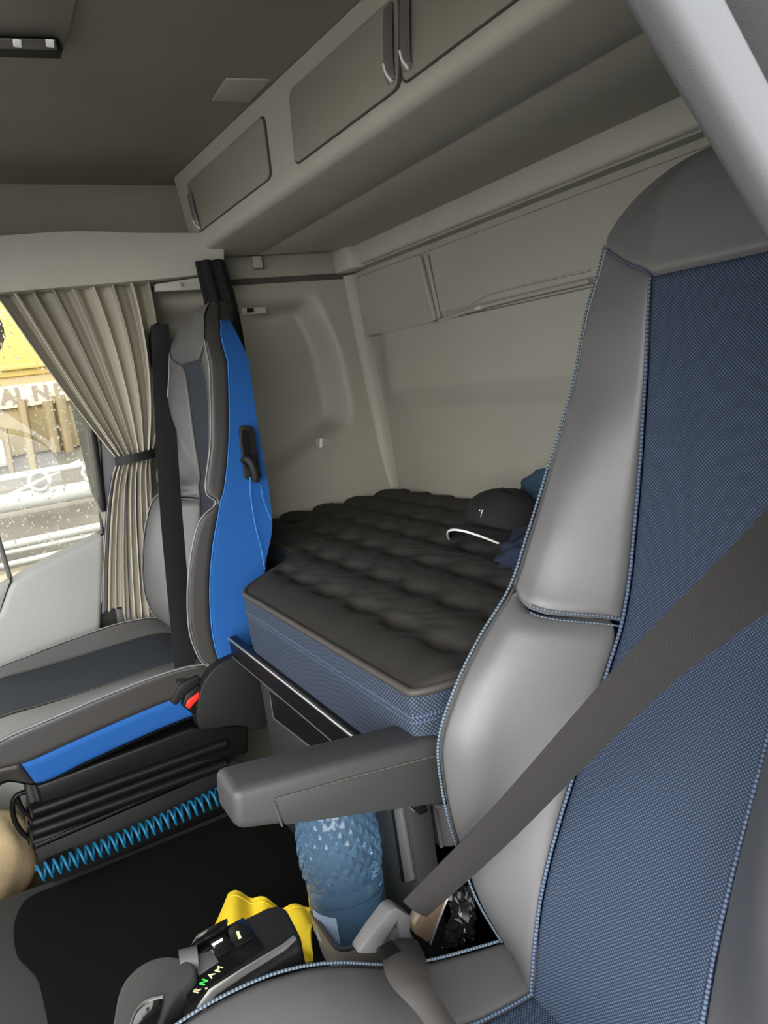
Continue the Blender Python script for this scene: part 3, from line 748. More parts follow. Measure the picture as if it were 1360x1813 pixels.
# lumbar-lever slot in the blue side
slp = empty('tmp', (0, 0, 0), None, None) if False else None
def rrect(cs, r, n=5):
    P = [np.array(p, float) for p in cs]; res = []
    for i in range(len(P)):
        a, b, c = P[i-1], P[i], P[(i+1) % len(P)]
        u = (a-b)/np.linalg.norm(a-b); v = (c-b)/np.linalg.norm(c-b)
        for t in np.linspace(0, 1, n): res.append((1-t)**2*(b+u*r)+2*t*(1-t)*b+t*t*(b+v*r))
    return res
slot = prism('lever_slot', rrect([at(421, 753, 0, sx), at(447, 753, 0, sx), at(462, 850, 0, sx), at(432, 850, 0, sx)], .013), (-.006, 0, 0), BLACK_M, ps, .002)
prism('slot_hollow', rrect([at(427, 762, 0, sx-.006), at(440, 762, 0, sx-.006), at(448, 830, 0, sx-.006), at(434, 830, 0, sx-.006)], .006), (-.001, 0, 0), BLACK, slot, 0)
tube('release_lever', catmull([at(432, 815, 0, sx-.004), at(437, 812, 0, sx-.022), at(446, 822, 0, sx-.03), at(452, 840, 0, sx-.03), at(453, 852, 0, sx-.026)], 6), .009, BLACK_M, slot, 10)
tube('blue_cord', catmull([at(443, 845, 0, sx-.01), at(444, 880, 0, sx-.008), at(452, 930, 0, sx-.006), at(462, 970, 0, sx-.004), at(469, 1008, 0, sx-.004)], 6), .0016, CORD, slot, 6)
tube('blue_cord', catmull([at(462, 858, 0, sx-.004), at(465, 880, 0, sx-.006), at(472, 900, 0, sx-.006), at(480, 921, 0, sx-.006)], 6), .0014, CORD, slot, 6)
# hip cover pod
px_ = PCX-.262
pod = [at(u, v, 0, px_) for u, v in ((352, 1287), (350, 1250), (360, 1212), (378, 1186), (400, 1170), (430, 1162), (458, 1172), (475, 1195), (478, 1235), (470, 1290), (420, 1285), (370, 1292))]
prism('hip_cover', catmull(pod, 3, True), (.05, 0, 0), BLACK_M, ps, .008, 3)
# base: upper skirt, bellows folds, lower rail
bx0 = 1.585
def sk(u, v, x=bx0): return at(u, v, 0, x)
box('seat_plinth', (1.60, .86, .0), (1.97, 1.28, .44), BLACK, ps, .01)
skirt = [sk(62, 1392), sk(340, 1288), sk(440, 1285), sk(440, 1335), sk(330, 1355), (sk(185, 1400)), sk(75, 1432)]
prism('skirt', skirt, (.30, 0, 0), BLACK, ps, .008, 3)
for q, (va, vb, inset) in enumerate(((1432, 1355, .0), (1452, 1372, .014), (1470, 1392, .004), (1486, 1412, .016))):
    A, Bq = sk(72, va, bx0+inset), sk(400, vb-40, bx0+inset)
    tube('bellows_fold', catmull([A+np.array([.1, .01, 0]), A+np.array([.01, .012, 0]), A, (A+Bq)/2, Bq], 8), .013, RUBBER, ps, 10)
A, Bq = sk(60, 1497), sk(400, 1352)
prism('base_rail', [A, Bq, Bq+np.array([0, 0, -.012]), A+np.array([0, 0, -.012])], (.32, 0, 0), BLACK, ps, .002)
prism('base_plate', [sk(62, 1500), sk(420, 1345), sk(420, 1420), sk(78, 1556)], (.02, 0, 0), BLACK_M, ps, .003)
prism('access_cutout', [sk(82, 1520, bx0-.001), sk(128, 1500, bx0-.001), sk(132, 1512, bx0-.001), sk(84, 1545, bx0-.001)], (.002, 0, 0), BLACK, ps, 0)
prism('front_leg_strip', [sk(45, 1385, 1.60), sk(56, 1390, 1.60), sk(72, 1450, 1.60), sk(66, 1460, 1.60), sk(52, 1420, 1.60)], (.05, 0, 0), TUNNELM, ps, .003)
for pts in (((46, 1402), (30, 1408), (22, 1424), (26, 1452), (40, 1475), (58, 1488)), ((30, 1412), (36, 1428), (46, 1440), (56, 1443))):
    tube('cable', catmull([at(u, v, 0, 1.62) for u, v in pts], 6), .0055, RUBBER, ps, 8)

# --- passenger belt
pbt = empty('passenger_seatbelt', (1.56, .93, .5), 'black seat belt strap crossing in front of the passenger seat', 'seatbelt')
tp0 = at(283, 575, 0, 2.02); tp1 = at(287, 640, 0, 2.01); tp2 = at(300, 860, 0, 1.84); tp3 = at(313, 1020, 0, 1.70); tp4 = at(330, 1205, 0, 1.535)
ribbon('webbing', [tp0, tp1, tp2, tp3, tp4], [(0.1, -1, 0), (.1, -1, -.05), (.15, -1, -.1), (.2, -1, -.15), (.2, -1, -.2)], [.05, .055, .058, .055, .048], WEB, pbt, cup=.002)
prism('upper_guide', catmull([at(u, v, 0, 2.05) for u, v in ((268, 600), (275, 572), (290, 580), (298, 610), (292, 650), (272, 650))], 3, True), (.04, 0, 0), BLACK, pbt, .006)
tg = prism('tongue', [at(u, v, 0, 1.53) for u, v in ((302, 1244), (318, 1212), (350, 1196), (356, 1206), (330, 1232), (312, 1250))], (.015, 0, 0), BLACK_M, pbt, .004)
bk = prism('buckle', [at(u, v, 0, 1.522) for u, v in ((322, 1250), (330, 1230), (352, 1212), (360, 1226), (352, 1250), (345, 1268), (338, 1262))], (.03, 0, 0), BLACK, pbt, .004)
prism('red_button', [at(u, v, 0, 1.52) for u, v in ((328, 1250), (331, 1240), (351, 1224), (355, 1231), (334, 1254))], (-.006, 0, 0), RED, bk, .0015)
tag(bpy.data.objects['red_button'], 'red release button')

# ------------------------------------------------------------------ bunk
MZ = .79
mt = empty('bunk_mattress', (1.1, .4, .65), 'dark quilted bunk mattress with blue woven side band', 'mattress')
def yfront(x):
    c = .818
    l = .43+(c-.43)*sm(.665, .745, x); r = .60+(c-.60)*sm(1.62, 1.36, x)
    return min(l, r)
nx, ny = 330, 150
def qz(x, y):
    tx, ty = .125, .1165
    a = (x-.83)/tx; b = (y-.70)/ty
    fa = abs(a-round(a)); fb = abs(b-round(b))
    wob = .10*math.sin(6.3*a)*0
    tuft = math.exp(-((abs(fa)/.26)**3+(fb/.12)**2))
    crease = math.exp(-((fb+.10*math.cos(2*math.pi*a)*0)/.075)**2)*(.35+.65*math.exp(-(fa/.30)**2))
    puff = (.5+.5*math.cos(2*math.pi*(a)+math.pi))*.0025+(.5+.5*math.cos(2*math.pi*b+math.pi))*.0065
    wr_ = .0009*math.sin(55*x+9*math.sin(23*y))*math.sin(31*y+5*math.sin(17*x))
    return -.034*tuft+puff-.006+wr_
G = []
for x in np.linspace(.16, 2.075, nx):
    yf = yfront(x); row = []
    for t in np.linspace(0, 1, ny):
        y = .006+(yf-.006)*t
        e = min((yf-y)/.05, 1); eb = min((y-.0)/.06, 1); el = min((2.08-x)/.05, 1)
        k = sm(0, 1, e)
        z = MZ+qz(x, y)*min(sm(.0, .1, yf-y)*1.0, 1)-.010*(1-e)**2
        z += .03*(1-eb)**2*0
        row.append((x, y, z))
    G.append(row)
grid('quilted_top', G, QUILT, mt, flip=False, angle=80)
fx = np.concatenate([np.linspace(.17, .65, 10), np.linspace(.66, .80, 40), np.linspace(.81, 1.33, 20), np.linspace(1.34, 1.64, 40), np.linspace(1.66, 2.07, 10)])
G = []
for x in fx:
    yf = yfront(x); row = []
    for t in np.linspace(0, 1, 14):
        z = MZ-.012-(MZ-.012-.652)*t; row.append((x, yf+.004*math.sin(math.pi*t)**.6+.002, z))
    G.append(row)
bd = grid('side_band', G, BAND, mt, flip=False, angle=80)
tube('top_piping', [(x, yfront(x)+.001, MZ-.012) for x in fx], .006, PIPE_K, mt, 8)
tube('band_seam', [(x, yfront(x)+.0055, MZ-.045) for x in fx], .0016, PIPE_D, mt, 5)
tube('band_seam', [(x, yfront(x)+.0058, MZ-.053) for x in fx], .0012, PIPE_D, mt, 5)

bb = empty('bunk_locker', (1.1, .4, 0), 'black bunk base with bright-edged rail and pull-out drawer', 'locker')
box('bunk_deck', (.16, .01, .615), (2.06, .42, .645), BLACK_M, bb, .004)
box('deck_front', (.74, .42, .615), (1.44, .812, .645), BLACK_M, bb, .004)
rl = prism('front_rail', [(1.50, .815, .655), (1.50, .83, .655), (1.50, .833, .648), (1.50, .833, .61), (1.50, .825, .598), (1.50, .812, .598)], (-.75, 0, 0), BLACK, bb, .002)
tube('rail_edge_highlight', [(1.50, .833, .652), (.75, .833, .652)], .0028, SILVER, rl, 6)  # silver tube stands in for the highlight along the rail's top bevel
tube('rail_lower_line', [(1.495, .834, .610), (.75, .834, .610)], .0012, GREYPL, rl, 5)
box('locker_front', (.83, .76, .20), (1.44, .80, .60), TUNNELM, bb, .006)
box('locker_side', (1.40, .10, .02), (1.44, .78, .60), BLACK, bb, .004)
box('locker_floor', (.84, .05, .0), (1.44, .76, .2), BLACK, bb, .004)
dw = prism('drawer', [(1.385, .80, .585), (.98, .80, .585), (.98, .80, .30), (1.40, .80, .30), (1.40, .80, .50)], (0, .012, 0), TUNNELM, bb, .004)
dp = [at(u, v, 1, .812) for u, v in ((482, 1270), (500, 1286), (560, 1335), (640, 1400), (640, 1370), (570, 1320), (500, 1262))]
prism('drawer_recess', [at(u, v, 1, .812) for u, v in ((478, 1225), (486, 1272), (570, 1338), (640, 1395), (660, 1370), (600, 1310))], (0, .002, 0), BLACK, dw, .0005)
tube('recess_edge', [at(484, 1271, 1, .815), at(570, 1338, 1, .815)], .0016, GREYPL, dw, 5)
tube('recess_edge', [at(478, 1230, 1, .815), at(484, 1271, 1, .815)], .0012, GREYPL, dw, 5)
prism('light_upright', [at(704, 1428, 1, .80), at(715, 1428, 1, .80), at(737, 1556, 1, .80), at(724, 1560, 1, .80)], (0, .008, 0), GREYPL, bb, .002)
prism('dark_upright', [at(697, 1428, 1, .80), at(705, 1428, 1, .80), at(726, 1560, 1, .80), at(716, 1560, 1, .80)], (0, .006, 0), BLACK, bb, .002)

# plastic storage bin behind the driver seat
bn = empty('storage_bin', at(770, 1500, 1, .74), 'dark grey plastic bin wedged between driver seat and bunk', 'bin')
o_ = at(762, 1418, 1, .74)
bq = [at(722, 1405, 1, .74), at(758, 1416, 1, .74), at(766, 1424, 1, .74), at(800, 1432, 1, .74), at(800, 1500, 1, .74), at(778, 1500, 1, .74), at(726, 1455, 1, .74)]
prism('bin_wall', bq, (0, -.02, 0), GREYPL, bn, .003)
tube('bin_rim', catmull([at(722, 1404, 1, .745), at(757, 1415, 1, .745), at(768, 1425, 1, .745), at(800, 1431, 1, .745)], 5), .005, GREYPL, bn, 8)
tube('bin_rib', [at(768, 1426, 1, .742), at(782, 1500, 1, .742)], .003, GREYPL, bn, 6)

# ------------------------------------------------------------------ things on the bunk
cp_ = empty('baseball_cap', (1.30, .235, MZ), 'black baseball cap with white-edged brim lying on the mattress', 'cap')
cc = np.array([1.275, .20, MZ+.002]); fd = np.array([-.22, 1.0, 0]); fd /= np.linalg.norm(fd); sd = np.array([-fd[1], fd[0], 0])
G = []
for i in range(33):
    a = 2*math.pi*i/32; row = []
    for j in range(13):
        e = math.pi/2*j/12; fr = math.cos(a)
        rx = .098*(1+.06*fr); h = .088*(1+.16*fr*math.cos(e))
        p = cc+fd*rx*math.cos(a)*math.cos(e)**.75+sd*.098*math.sin(a)*math.cos(e)**.75+np.array([0, 0, h*math.sin(e)**.9])
        p = p+np.array([0, 0, .004*math.sin(3*a+5*e)])
        row.append(p)
    G.append(row)
grid('crown', G, CAPM, cp_, flip=False, thick=.002, angle=70)
G = []
for i in range(25):
    s = -1+2*i/24; row = []
    for j in range(9):
        t = j/8
        ang = s*1.15
        base = cc+fd*.102*math.cos(ang)+sd*.084*math.sin(ang)+np.array([0, 0, .012])
        tip = cc+fd*(.172-.055*s*s)+sd*.078*s*(1.0)+np.array([0, 0, .036-.042*abs(s)**2])
        p = base+(tip-base)*t; p[2] += .012*math.sin(math.pi*t)*(1-s*s)
        row.append(p)
    G.append(row)
br = grid('brim', G, CAPM, cp_, thick=.003, angle=70)
tube('white_brim_edge', [g[-1] for g in G], .0028, WHITE, br, 6)
lathe('top_button', [(.001, .0), (.007, .001), (.006, .005), (.001, .007)], cc+np.array([0, 0, .087]), CAPM, cp_, 10)
lg0 = np.array(G[12][0])+np.array([0, 0, .055])
fp = cc+fd*.082-sd*.004+np.array([0, 0, .046])
for q in (0, 1):
    prism('cap_emblem', [fp+fd*.012+sd*(q*.007), fp+fd*.012+sd*(q*.007+.004), fp+fd*.004+sd*(q*.007+.005)+np.array([0, 0, .016]), fp+fd*.004+sd*(q*.007+.0035)+np.array([0, 0, .016])], tuple(fd*.003), WHITE, cp_, 0)

def heap(name, label, cat, cen, rad, mtl, seed, folds=5, group=None):
    r = np.random.default_rng(seed); ph = r.uniform(0, 6.28, 12); am = r.uniform(.4, 1, 12)
    V = []; nu, nv = 64, 30; G = []
    for i in range(nu+1):
        a = 2*math.pi*i/nu; row = []
        for j in range(nv+1):
            e = math.pi/2*j/nv
            f = 1+.13*am[0]*math.sin(folds*a+ph[0]+2*e)*math.cos(e)+.09*math.sin(3*a+ph[1])+.05*math.sin(11*a+ph[2]+5*e)*math.cos(e)
            hgt = math.sin(e)**.7*(1+.18*math.sin(2*a+ph[3])+.08*math.sin(6*a+4*e+ph[4])*math.cos(e))
            f += .018*math.sin(17*a+9*e+ph[5])*math.cos(e)+.06*math.sin(7*a-11*e+ph[6])
            hgt += .09*math.sin(5*a+9*e+ph[7])*math.cos(e)
            row.append((cen[0]+rad[0]*f*math.cos(a)*math.cos(e)**.6, cen[1]+rad[1]*f*math.sin(a)*math.cos(e)**.6, cen[2]+rad[2]*hgt))
        G.append(row)
    o = grid(name, G, mtl, None, flip=False, angle=80)
    return tag(o, label, cat, group)
heap('folded_blanket', 'crumpled navy fleece blanket beside the black cap', 'blanket', (1.02, .29, MZ-.012), (.115, .125, .062), FLEECE, 3)
heap('rolled_jacket', 'dark teal bundled jacket by the rear wall behind the cap', 'jacket', (1.22, .095, MZ-.012), (.11, .07, .115), TEAL, 5, 7)

# ------------------------------------------------------------------ between the seats
# console that carries cup holder and cloth
con2 = box('centre_console', (.80, .86, TZ), (1.0, 1.24, .325), BLACK_M, None, .012)
tag(con2, 'low black console box beside the driver seat', 'console')
# cup holder: square tray
HZ = .345
ch = empty('cup_holder', (.90, .90, .325), 'square grey cup holder tray around the blue bottle', 'cup holder')
hc = [at(541, 1606, 2, HZ+.05), at(601, 1697, 2, HZ+.05), at(700, 1650, 2, HZ+.05), at(640, 1560, 2, HZ+.05)]
outr = rrect(hc, .025, 6); cen = sum(np.array(p) for p in hc)/4
inr = [p+(cen-p)*.10 for p in outr]
n = len(outr); V = []; F = []
lowo = [p+np.array([0, 0, -.07])+(cen-p)*.12*np.array([1, 1, 0]) for p in outr]; lowi = [p+np.array([0, 0, -.06]) for p in inr]
mid = [(p+q)/2+np.array([0, 0, .004]) for p, q in zip(outr, inr)]
for L_ in (lowo, outr, mid, inr, lowi): V += [np.array(p) for p in L_]
for q in range(4):
    for i in range(n): F.append((q*n+i, q*n+(i+1) % n, (q+1)*n+(i+1) % n, (q+1)*n+i))
F.append(tuple(range(n))[::-1]); F.append(tuple(4*n+i for i in range(n)))
RIMM = mat('cup_holder_plastic', (.20, .18, .16), .4)
raw('tray', V, F, RIMM, ch, 50)
tube('tray_rim', np.array([m_ for m_ in mid]+[mid[0]]), .0035, ARM, ch, 6)
# bottle
bo = empty('water_bottle', (.885, .895, HZ), 'blue-tinted clear bottle with raised diamond pattern in the cup holder', 'bottle')
bc_ = np.array([*at(624, 1640, 2, HZ)[:2], HZ-.006])
R_ = .060
prof = [(.012, 0), (.045, .001), (.056, .008), (R_, .022), (R_, .10), (.0585, .112), (.0615, .125), (.062, .16), (.0605, .185), (.055, .215), (.046, .240), (.034, .258), (.02, .27), (.0165, .275), (.0165, .288)]
pz = np.array([p[1] for p in prof]); prr = np.array([p[0] for p in prof])
zz = np.concatenate([np.linspace(0, .115, 24), np.linspace(.117, .262, 90), np.linspace(.264, .288, 10)])
fine = [(float(np.interp(z, pz, prr)), float(z)) for z in zz]
def dia(a, z, r):
    if z < .112 or z > .262: return 1.0
    k = 22; s = z/.0135
    u = (a*k/(2*math.pi)+s/2) % 1; v = (a*k/(2*math.pi)-s/2) % 1
    return 1+.055*(1-max(abs(u-.5), abs(v-.5))*2)
lathe('bottle_body', fine, bc_, BOTTLE, bo, 132, rfun=dia)
lathe('water', [(.01, .004), (.050, .006), (.056, .022), (.056, .088), (.05, .0885), (.001, .089)], bc_, WATER, bo, 48)
lathe('cap', [(.012, .288), (.019, .288), (.019, .303), (.016, .306), (.001, .307)], bc_, NAVY, bo, 24)
G = []
for a in np.linspace(math.radians(95), math.radians(138), 16):
    G.append([bc_+np.array([.0612*math.cos(a), .0612*math.sin(a), z]) for z in (.022, .055, .075)])
tag(grid('label', G, LABELM, bo, thick=.0005), 'pale paper label')

# yellow cloth lying on the console behind the gear selector
yz0 = .328
tl = at(405, 1580, 2, .345); bl = at(296, 1692, 2, .345); tr = at(552, 1606, 2, .345); brr = at(552, 1696, 2, .345); ll = at(285, 1830, 2, .345)
G = []
for i in range(41):
    u = i/40; row = []
    for j in range(41):
        v = j/40
        p = (tl*(1-u)+tr*u)*(1-v)+(ll*(1-u)+brr*u)*v
        z = .340+.006*math.sin(7*u+3*v)*math.sin(5*v+1)+.016*max(0, u-.8)*5*math.sin(9*v+2)*.4+.006*math.sin(18*u-9*v)
        row.append((p[0], p[1], z))
    G.append(row)
yc = grid('yellow_cloth', G, YELLOW, None, thick=.003, angle=80)
tag(yc, 'bright yellow cleaning cloth under the gear selector', 'cloth')
G = np.array(G)
tube('hem', G[1:, 2]+np.array([0, 0, .002]), .0022, YELLOW, yc, 6); tube('hem', G[2, 1:]+np.array([0, 0, .002]), .0022, YELLOW, yc, 6)

# gear selector on the seat side
gs = empty('gear_selector', (.80, 1.1, .5), 'black gear selector with lit letters and a chunky lever grip', 'gear selector')
SZ = .525
def g(u, v, z=SZ): return at(u, v, 2, z)
body = [g(470, 1606), g(492, 1600), g(507, 1607), g(532, 1655), g(534, 1674), g(462, 1722), g(405, 1757), g(366, 1800), g(330, 1802), g(322, 1790), g(335, 1730), g(328, 1690), g(352, 1664)]
sb = prism('selector_body', body, (0, 0, -.055), BLACK_M, gs, .006, 3)
prism('gloss_panel', [g(352, 1668, SZ), g(432, 1626, SZ), g(468, 1680, SZ), g(420, 1712, SZ), g(375, 1742, SZ), g(340, 1780, SZ), g(330, 1765, SZ), g(345, 1725, SZ), g(336, 1695, SZ)], (0, 0, .002), GLOSSK, sb, .0008)
prism('gloss_cheek', [g(335, 1690, SZ+.002), g(350, 1662, SZ+.002), g(405, 1632, SZ+.002), g(402, 1648, SZ+.002), g(362, 1672, SZ+.002)], (0, 0, .008), GLOSSK, sb, .003)
prism('grey_gate', [g(338, 1697, SZ+.002), g(375, 1684, SZ+.002), g(388, 1704, SZ+.002), g(362, 1722, SZ+.002), g(352, 1728, SZ+.002)], (0, 0, .002), GREYPL, sb, .001)
b1 = prism('button', [g(402, 1648, SZ+.002), g(432, 1636, SZ+.002), g(450, 1662, SZ+.002), g(418, 1680, SZ+.002)], (0, 0, .003), BLACK, sb, .001)
prism('button_mark', [g(418, 1650, SZ+.005), g(423, 1648, SZ+.005), g(428, 1661, SZ+.005), g(422, 1663, SZ+.005)], (0, 0, .0004), LEGEND, b1, 0)
b2 = prism('button', [g(370, 1668, SZ+.002), g(400, 1656, SZ+.002), g(414, 1680, SZ+.002), g(385, 1698, SZ+.002)], (0, 0, .003), BLACK, sb, .001)
prism('button_mark', [g(374, 1672, SZ+.005), g(394, 1661, SZ+.005), g(395, 1665, SZ+.005), g(380, 1674, SZ+.005), g(380, 1678, SZ+.005)], (0, 0, .0004), LEDM, b2, 0)
st = [g(348, 1788, SZ), g(370, 1755, SZ), g(430, 1717, SZ), g(500, 1675, SZ), g(520, 1659, SZ), g(526, 1664, SZ), g(506, 1683, SZ), g(438, 1726, SZ), g(384, 1763, SZ), g(364, 1790, SZ)]
prism('silver_strip', st, (0, 0, .003), SILVER, sb, .001)
xd = g(380, 1715)-g(350, 1755); yd = np.cross([0, 0, 1], xd)
# letters run along the panel edge, read from the seat
for ch_, (u, v), mm in (('R', (349, 1754), LEGEND), ('N', (361, 1739), GREEN), ('A', (374, 1727), LEGEND), ('M', (388, 1716), LEGEND)):
    c_ = g(u, v, SZ+.0024); text_mesh('letter', ch_, .0105, frame4(c_, xd, -yd if yd @ (g(300, 1690)-g(400, 1760)) < 0 else yd), mm, sb, bold=.0003)
text_mesh('letter', '+', .008, frame4(g(366, 1750, SZ+.0024), xd, yd), LEGEND, sb)
# lever grip: fat rounded handle
gz = SZ+.014
gp = [at(u, v, 2, gz) for u, v in ((346, 1722), (336, 1702), (302, 1692), (268, 1698), (236, 1718), (213, 1750), (202, 1800), (198, 1860), (262, 1880), (292, 1802), (318, 1756))]
grip = prism('lever_grip', catmull(gp, 3, True), (0, 0, -.05), ARM, gs, .010, 4)
gl = [at(u, v, 2, gz) for u, v in ((290, 1768), (262, 1775), (243, 1792), (232, 1818), (236, 1850), (262, 1850), (282, 1805))]
prism('grip_inlay', gl, (0, 0, .003), GLOSSK, grip, .003)
tube('grip_inlay_edge', catmull(gl[:4], 5)+np.array([0, 0, .003]), .0012, SILVER, grip, 5)
tube('lever_neck', [at(318, 1708, 2, SZ+.004), at(350, 1700, 2, SZ+.001)], .016, GREYPL, gs, 12)
box('mount_arm', (.70, 1.02, .36), (.80, 1.10, .46), BLACK_M, gs, .01)

# --- driver belt with its buckle stalk
db = empty('driver_seatbelt', (.70, .92, .45), 'wide dark seat belt strap running diagonally across the driver seat', 'seatbelt')
rr0 = at(1360, 1000, 0, .20); up = at(1500, 880, 0, .09)
q3 = at(1120, 1215, 0, .355); q4 = at(880, 1470, 0, .56); q5 = at(735, 1610, 0, .695)
def wdir(u0, v0, u1, v1, x): return at(u1, v1, 0, x)-at(u0, v0, 0, x)
wds = [wdir(1450, 800, 1540, 960, .1), wdir(1330, 930, 1390, 1070, .20), wdir(1080, 1160, 1165, 1275, .355), wdir(850, 1440, 915, 1505, .56), wdir(705, 1590, 765, 1630, .695)]
ribbon('webbing', [up, rr0, q3, q4, q5], [d_/np.linalg.norm(d_) for d_ in wds], [.052, .052, .053, .054, .05], WEBG, db, cup=.003)
tg = [at(u, v, 0, .70) for u, v in ((634, 1691), (660, 1652), (690, 1612), (703, 1606), (728, 1622), (728, 1650), (735, 1672), (712, 1670), (706, 1632), (668, 1690))]
prism('buckle_guide', tg, (.022, 0, 0), GREYPL, db, .004, 2)
prism('buckle_stalk', [at(u, v, 0, .705) for u, v in ((700, 1640), (735, 1660), (745, 1700), (690, 1700), (692, 1660))], (.018, 0, 0), ARM, db, .005)
lap = [at(712, 1668, 0, .705), at(716, 1700, 2, .525), at(728, 1740, 2, .535), at(765, 1790, 2, .53), at(810, 1860, 2, .52)]
ribbon('lap_webbing', lap, [at(752, 1700, 2, .525)-at(672, 1705, 2, .525)]*3+[at(800, 1780, 2, .53)-at(730, 1800, 2, .53)]*2, [.04, .05, .046, .03, .03], WEBP, db, cup=.006)
box('webbing_loop', tuple(at(690, 1695, 2, .515)-np.array([.012, .012, .004])), tuple(at(690, 1695, 2, .515)+np.array([.012, .012, .012])), BLACK, db, .004)

# bent brown bracket and black bin liner next to the buckle
bp_ = [at(u, v, 0, .80) for u, v in ((733, 1640), (735, 1655), (760, 1672), (775, 1640), (790, 1600), (804, 1568), (775, 1585), (748, 1612))]
tag(prism('bent_cover', bp_, (.02, 0, 0), BRONZE, None, .004), 'bent brown metal cover between driver seat and buckle', 'cover')
tube('cover_edge', catmull([at(762, 1672, 0, .80), at(775, 1635, 0, .80), at(790, 1597, 0, .80), at(806, 1565, 0, .80)], 5), .002, SILVER, bpy.data.objects['bent_cover'], 6)
r2 = np.random.default_rng(11); G = []
A0, A1, A2, A3 = at(785, 1680, 0, .78), at(835, 1660, 0, .76), at(838, 1570, 0, .76), at(800, 1570, 0, .78)
for i in range(15):
    u = i/14; row = []
    for j in range(15):
        v = j/14; p = (A0*(1-u)+A1*u)*(1-v)+(A3*(1-u)+A2*u)*v
        row.append(p+np.array([-.02*math.sin(math.pi*u)*math.sin(math.pi*v)+r2.normal(0, .0045), r2.normal(0, .002), r2.normal(0, .002)]))
    G.append(row)
tag(grid('bin_liner', G, BAGK, None, thick=.002, angle=20), 'crumpled shiny black plastic bag beside the seat', 'bag')

# coiled blue tube on the passenger seat base
A0, A1 = at(66, 1548, 0, 1.562), at(420, 1394, 0, 1.562)
turns = 27; P = []
L_ = np.linalg.norm(A1-A0); t_ = (A1-A0)/L_; n1 = np.array([1.0, 0, 0]); n2 = np.cross(t_, n1)
for i in range(turns*14+1):
    s = i/14/turns; a = 2*math.pi*i/14; P.append(A0+(A1-A0)*s+(n1*math.cos(a)+n2*math.sin(a))*(.016+.003*s)+np.array([0, 0, -.006*math.sin(math.pi*s)]))
tag(tube('coiled_air_tube', P, .0032, COILM, None, 7), 'coiled blue plastic air tube along the passenger seat base', 'tube')

# beige bag standing in the passenger footwell
bgp = empty('cloth_bag', (2.0, 1.42, 0), 'lumpy beige cloth bag in the passenger footwell', 'bag')
G = []
bcx = np.array([1.93, 1.43, .0])
for i in range(41):
    a = 2*math.pi*i/40; row = []
    for j in range(17):
        e = -math.pi/2+math.pi*j/16
        f = 1+.05*math.sin(5*a+3*e)+.03*math.sin(9*a-4*e)
        row.append(bcx+np.array([.10*f*math.cos(a)*math.cos(e)**.6, .125*f*math.sin(a)*math.cos(e)**.6, .125+.125*math.sin(e)]))
    G.append(row)
grid('sack', G, BAGM, bgp, angle=80, flip=False)
lathe('tied_neck', [(.03, .235), (.018, .25), (.016, .262), (.03, .285), (.022, .288)], (1.93, 1.39, 0), BAGM, bgp, 20)

# ------------------------------------------------------------------ outside the passenger window
GZ = -1.3
ASPH = mat('wet_asphalt', (.14, .135, .125), .5, var=.2, vscale=.5)
TARP = mat('yellow_tarpaulin', (.50, .36, .11), .8, var=.25, vscale=1.5)
TARPT = mat('tan_tarpaulin', (.40, .31, .16), .8, var=.3, vscale=2.0)
PALE = mat('pale_band', (.55, .47, .34), .7, var=.1, vscale=3)
GREYL = mat('letter_grey', (.22, .18, .14), .7)
POST = mat('trailer_post', (.22, .17, .09), .6)
PIPEM = mat('white_rail_paint', (.5, .49, .45), .4)
LOWG = mat('trailer_grey', (.30, .27, .22), .6, var=.3, vscale=2)
tag(box('ground_yard', (-25, -25, GZ-.1), (30, 30, GZ), ASPH, None, 0), 'wet grey yard surface outside the cab', kind='structure')
OX = 4.6
trl = empty('parked_trailer', (OX, 2, GZ), 'yellow tarpaulin trailer with grey lettering parked outside the window', 'trailer')
def o(u, v, x=OX): return at(u, v, 0, x)
def oz(v, u=80): return o(u, v)[2]
box('tarpaulin_upper', (OX, -3, oz(662)), (OX+2.4, 8, oz(480)), TARP, trl, .02)
box('tarpaulin_lower', (OX+.02, -3, oz(800)), (OX+2.4, 8, oz(655)), TARPT, trl, .02)
box('lettering_band', (OX-.01, -3, oz(715)), (OX+.02, 8, oz(676)), PALE, trl, 0)
box('roof_edge', (OX-.03, -3, oz(650)), (OX+.03, 8, oz(640)), TARP, trl, .01)
box('locker_row', (OX-.02, 1.05, oz(815)), (OX+.3, 1.95, oz(765)), PIPEM, trl, .02)
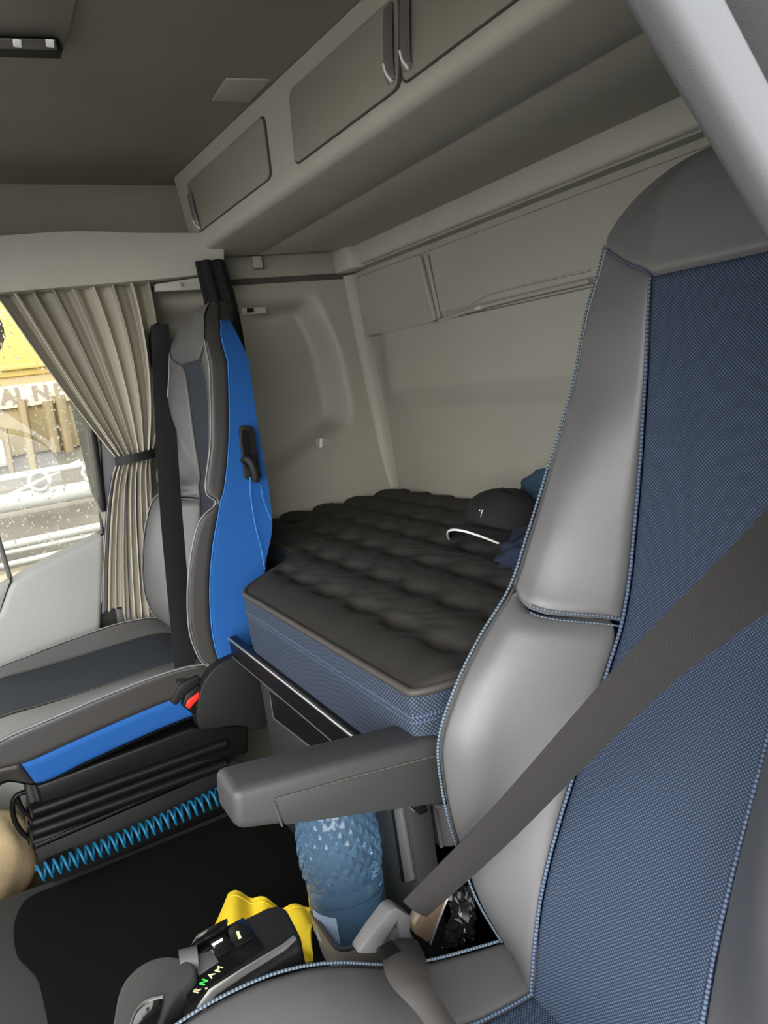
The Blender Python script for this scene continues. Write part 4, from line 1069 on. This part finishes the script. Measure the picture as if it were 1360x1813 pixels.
for u, v0, v1, wd_ in ((8, 760, 850, .03), (38, 710, 835, .05), (84, 710, 800, .06), (105, 700, 800, .06), (-40, 700, 830, .05), (145, 760, 830, .02)):
    p0, p1 = o(u, v0, OX-.04), o(u+22*(v1-v0)/120, v1, OX-.04)
    tube('post', [p0, p1], wd_*.5, POST, trl, 6)
box('under_body', (OX+.05, -3, GZ+.3), (OX+2.0, 8, oz(800)), LOWG, trl, .02)
text_mesh('lettering', 'TAL N.B.', .115, frame4(o(52, 699, OX-.014), (0, -1, 0), (0, 0, 1)), GREYL, trl, bold=.004)
rails = empty('tank_trailer', (3.9, 2, GZ), 'pale tank trailer frame with white tubular rails outside the window', 'trailer')
RX = 3.9
def rail(u0, v0, u1, v1, r, mm=PIPEM, nm='rail'):
    a, b = o(u0, v0, RX), o(u1, v1, RX); d_ = (b-a)
    tube(nm, [a-d_*.9, b+d_*.3], r, mm, rails, 14)
rail(0, 848, 165, 820, .018); rail(20, 876, 115, 830, .012, PIPEM, 'brace')
rail(0, 893, 180, 862, .045, PIPEM, 'main_tube'); rail(5, 967, 175, 932, .02); rail(15, 978, 160, 948, .012); rail(20, 998, 100, 980, .014)
box('tank_side', (RX+.10, -2, GZ+.3), (RX+.5, 6, o(80, 905, RX)[2]), LOWG, rails, .03)
box('chassis_step', (RX+.02, -2, o(80, 1000, RX)[2]-.3), (RX+.3, 6, o(80, 1000, RX)[2]), PALE, rails, .02)
for (u, v, mm) in ((70, 852, PIPEM), (164, 837, PIPEM)):
    c_ = o(u, v, RX-.05); tube('ring_marker', [c_+np.array([0, .045*math.cos(t), .045*math.sin(t)]) for t in np.linspace(0, 2*math.pi, 25)], .010, mm, rails, 8)
# sideways mirror housing at the door's front edge
mir = prism('door_mirror', catmull([at(u, v, 0, 2.32) for u, v in ((-60, 470), (-2, 560), (8, 590), (4, 612), (-10, 628), (-70, 640))], 4, True), (.12, 0, 0), LOWG, None, .01)
tag(mir, 'grey door mirror housing outside the passenger window', 'mirror')
arm_m = tube('mirror_arm', [at(-40, 560, 0, 2.36), at(-120, 600, 0, 2.2)], .015, BLACK, mir)
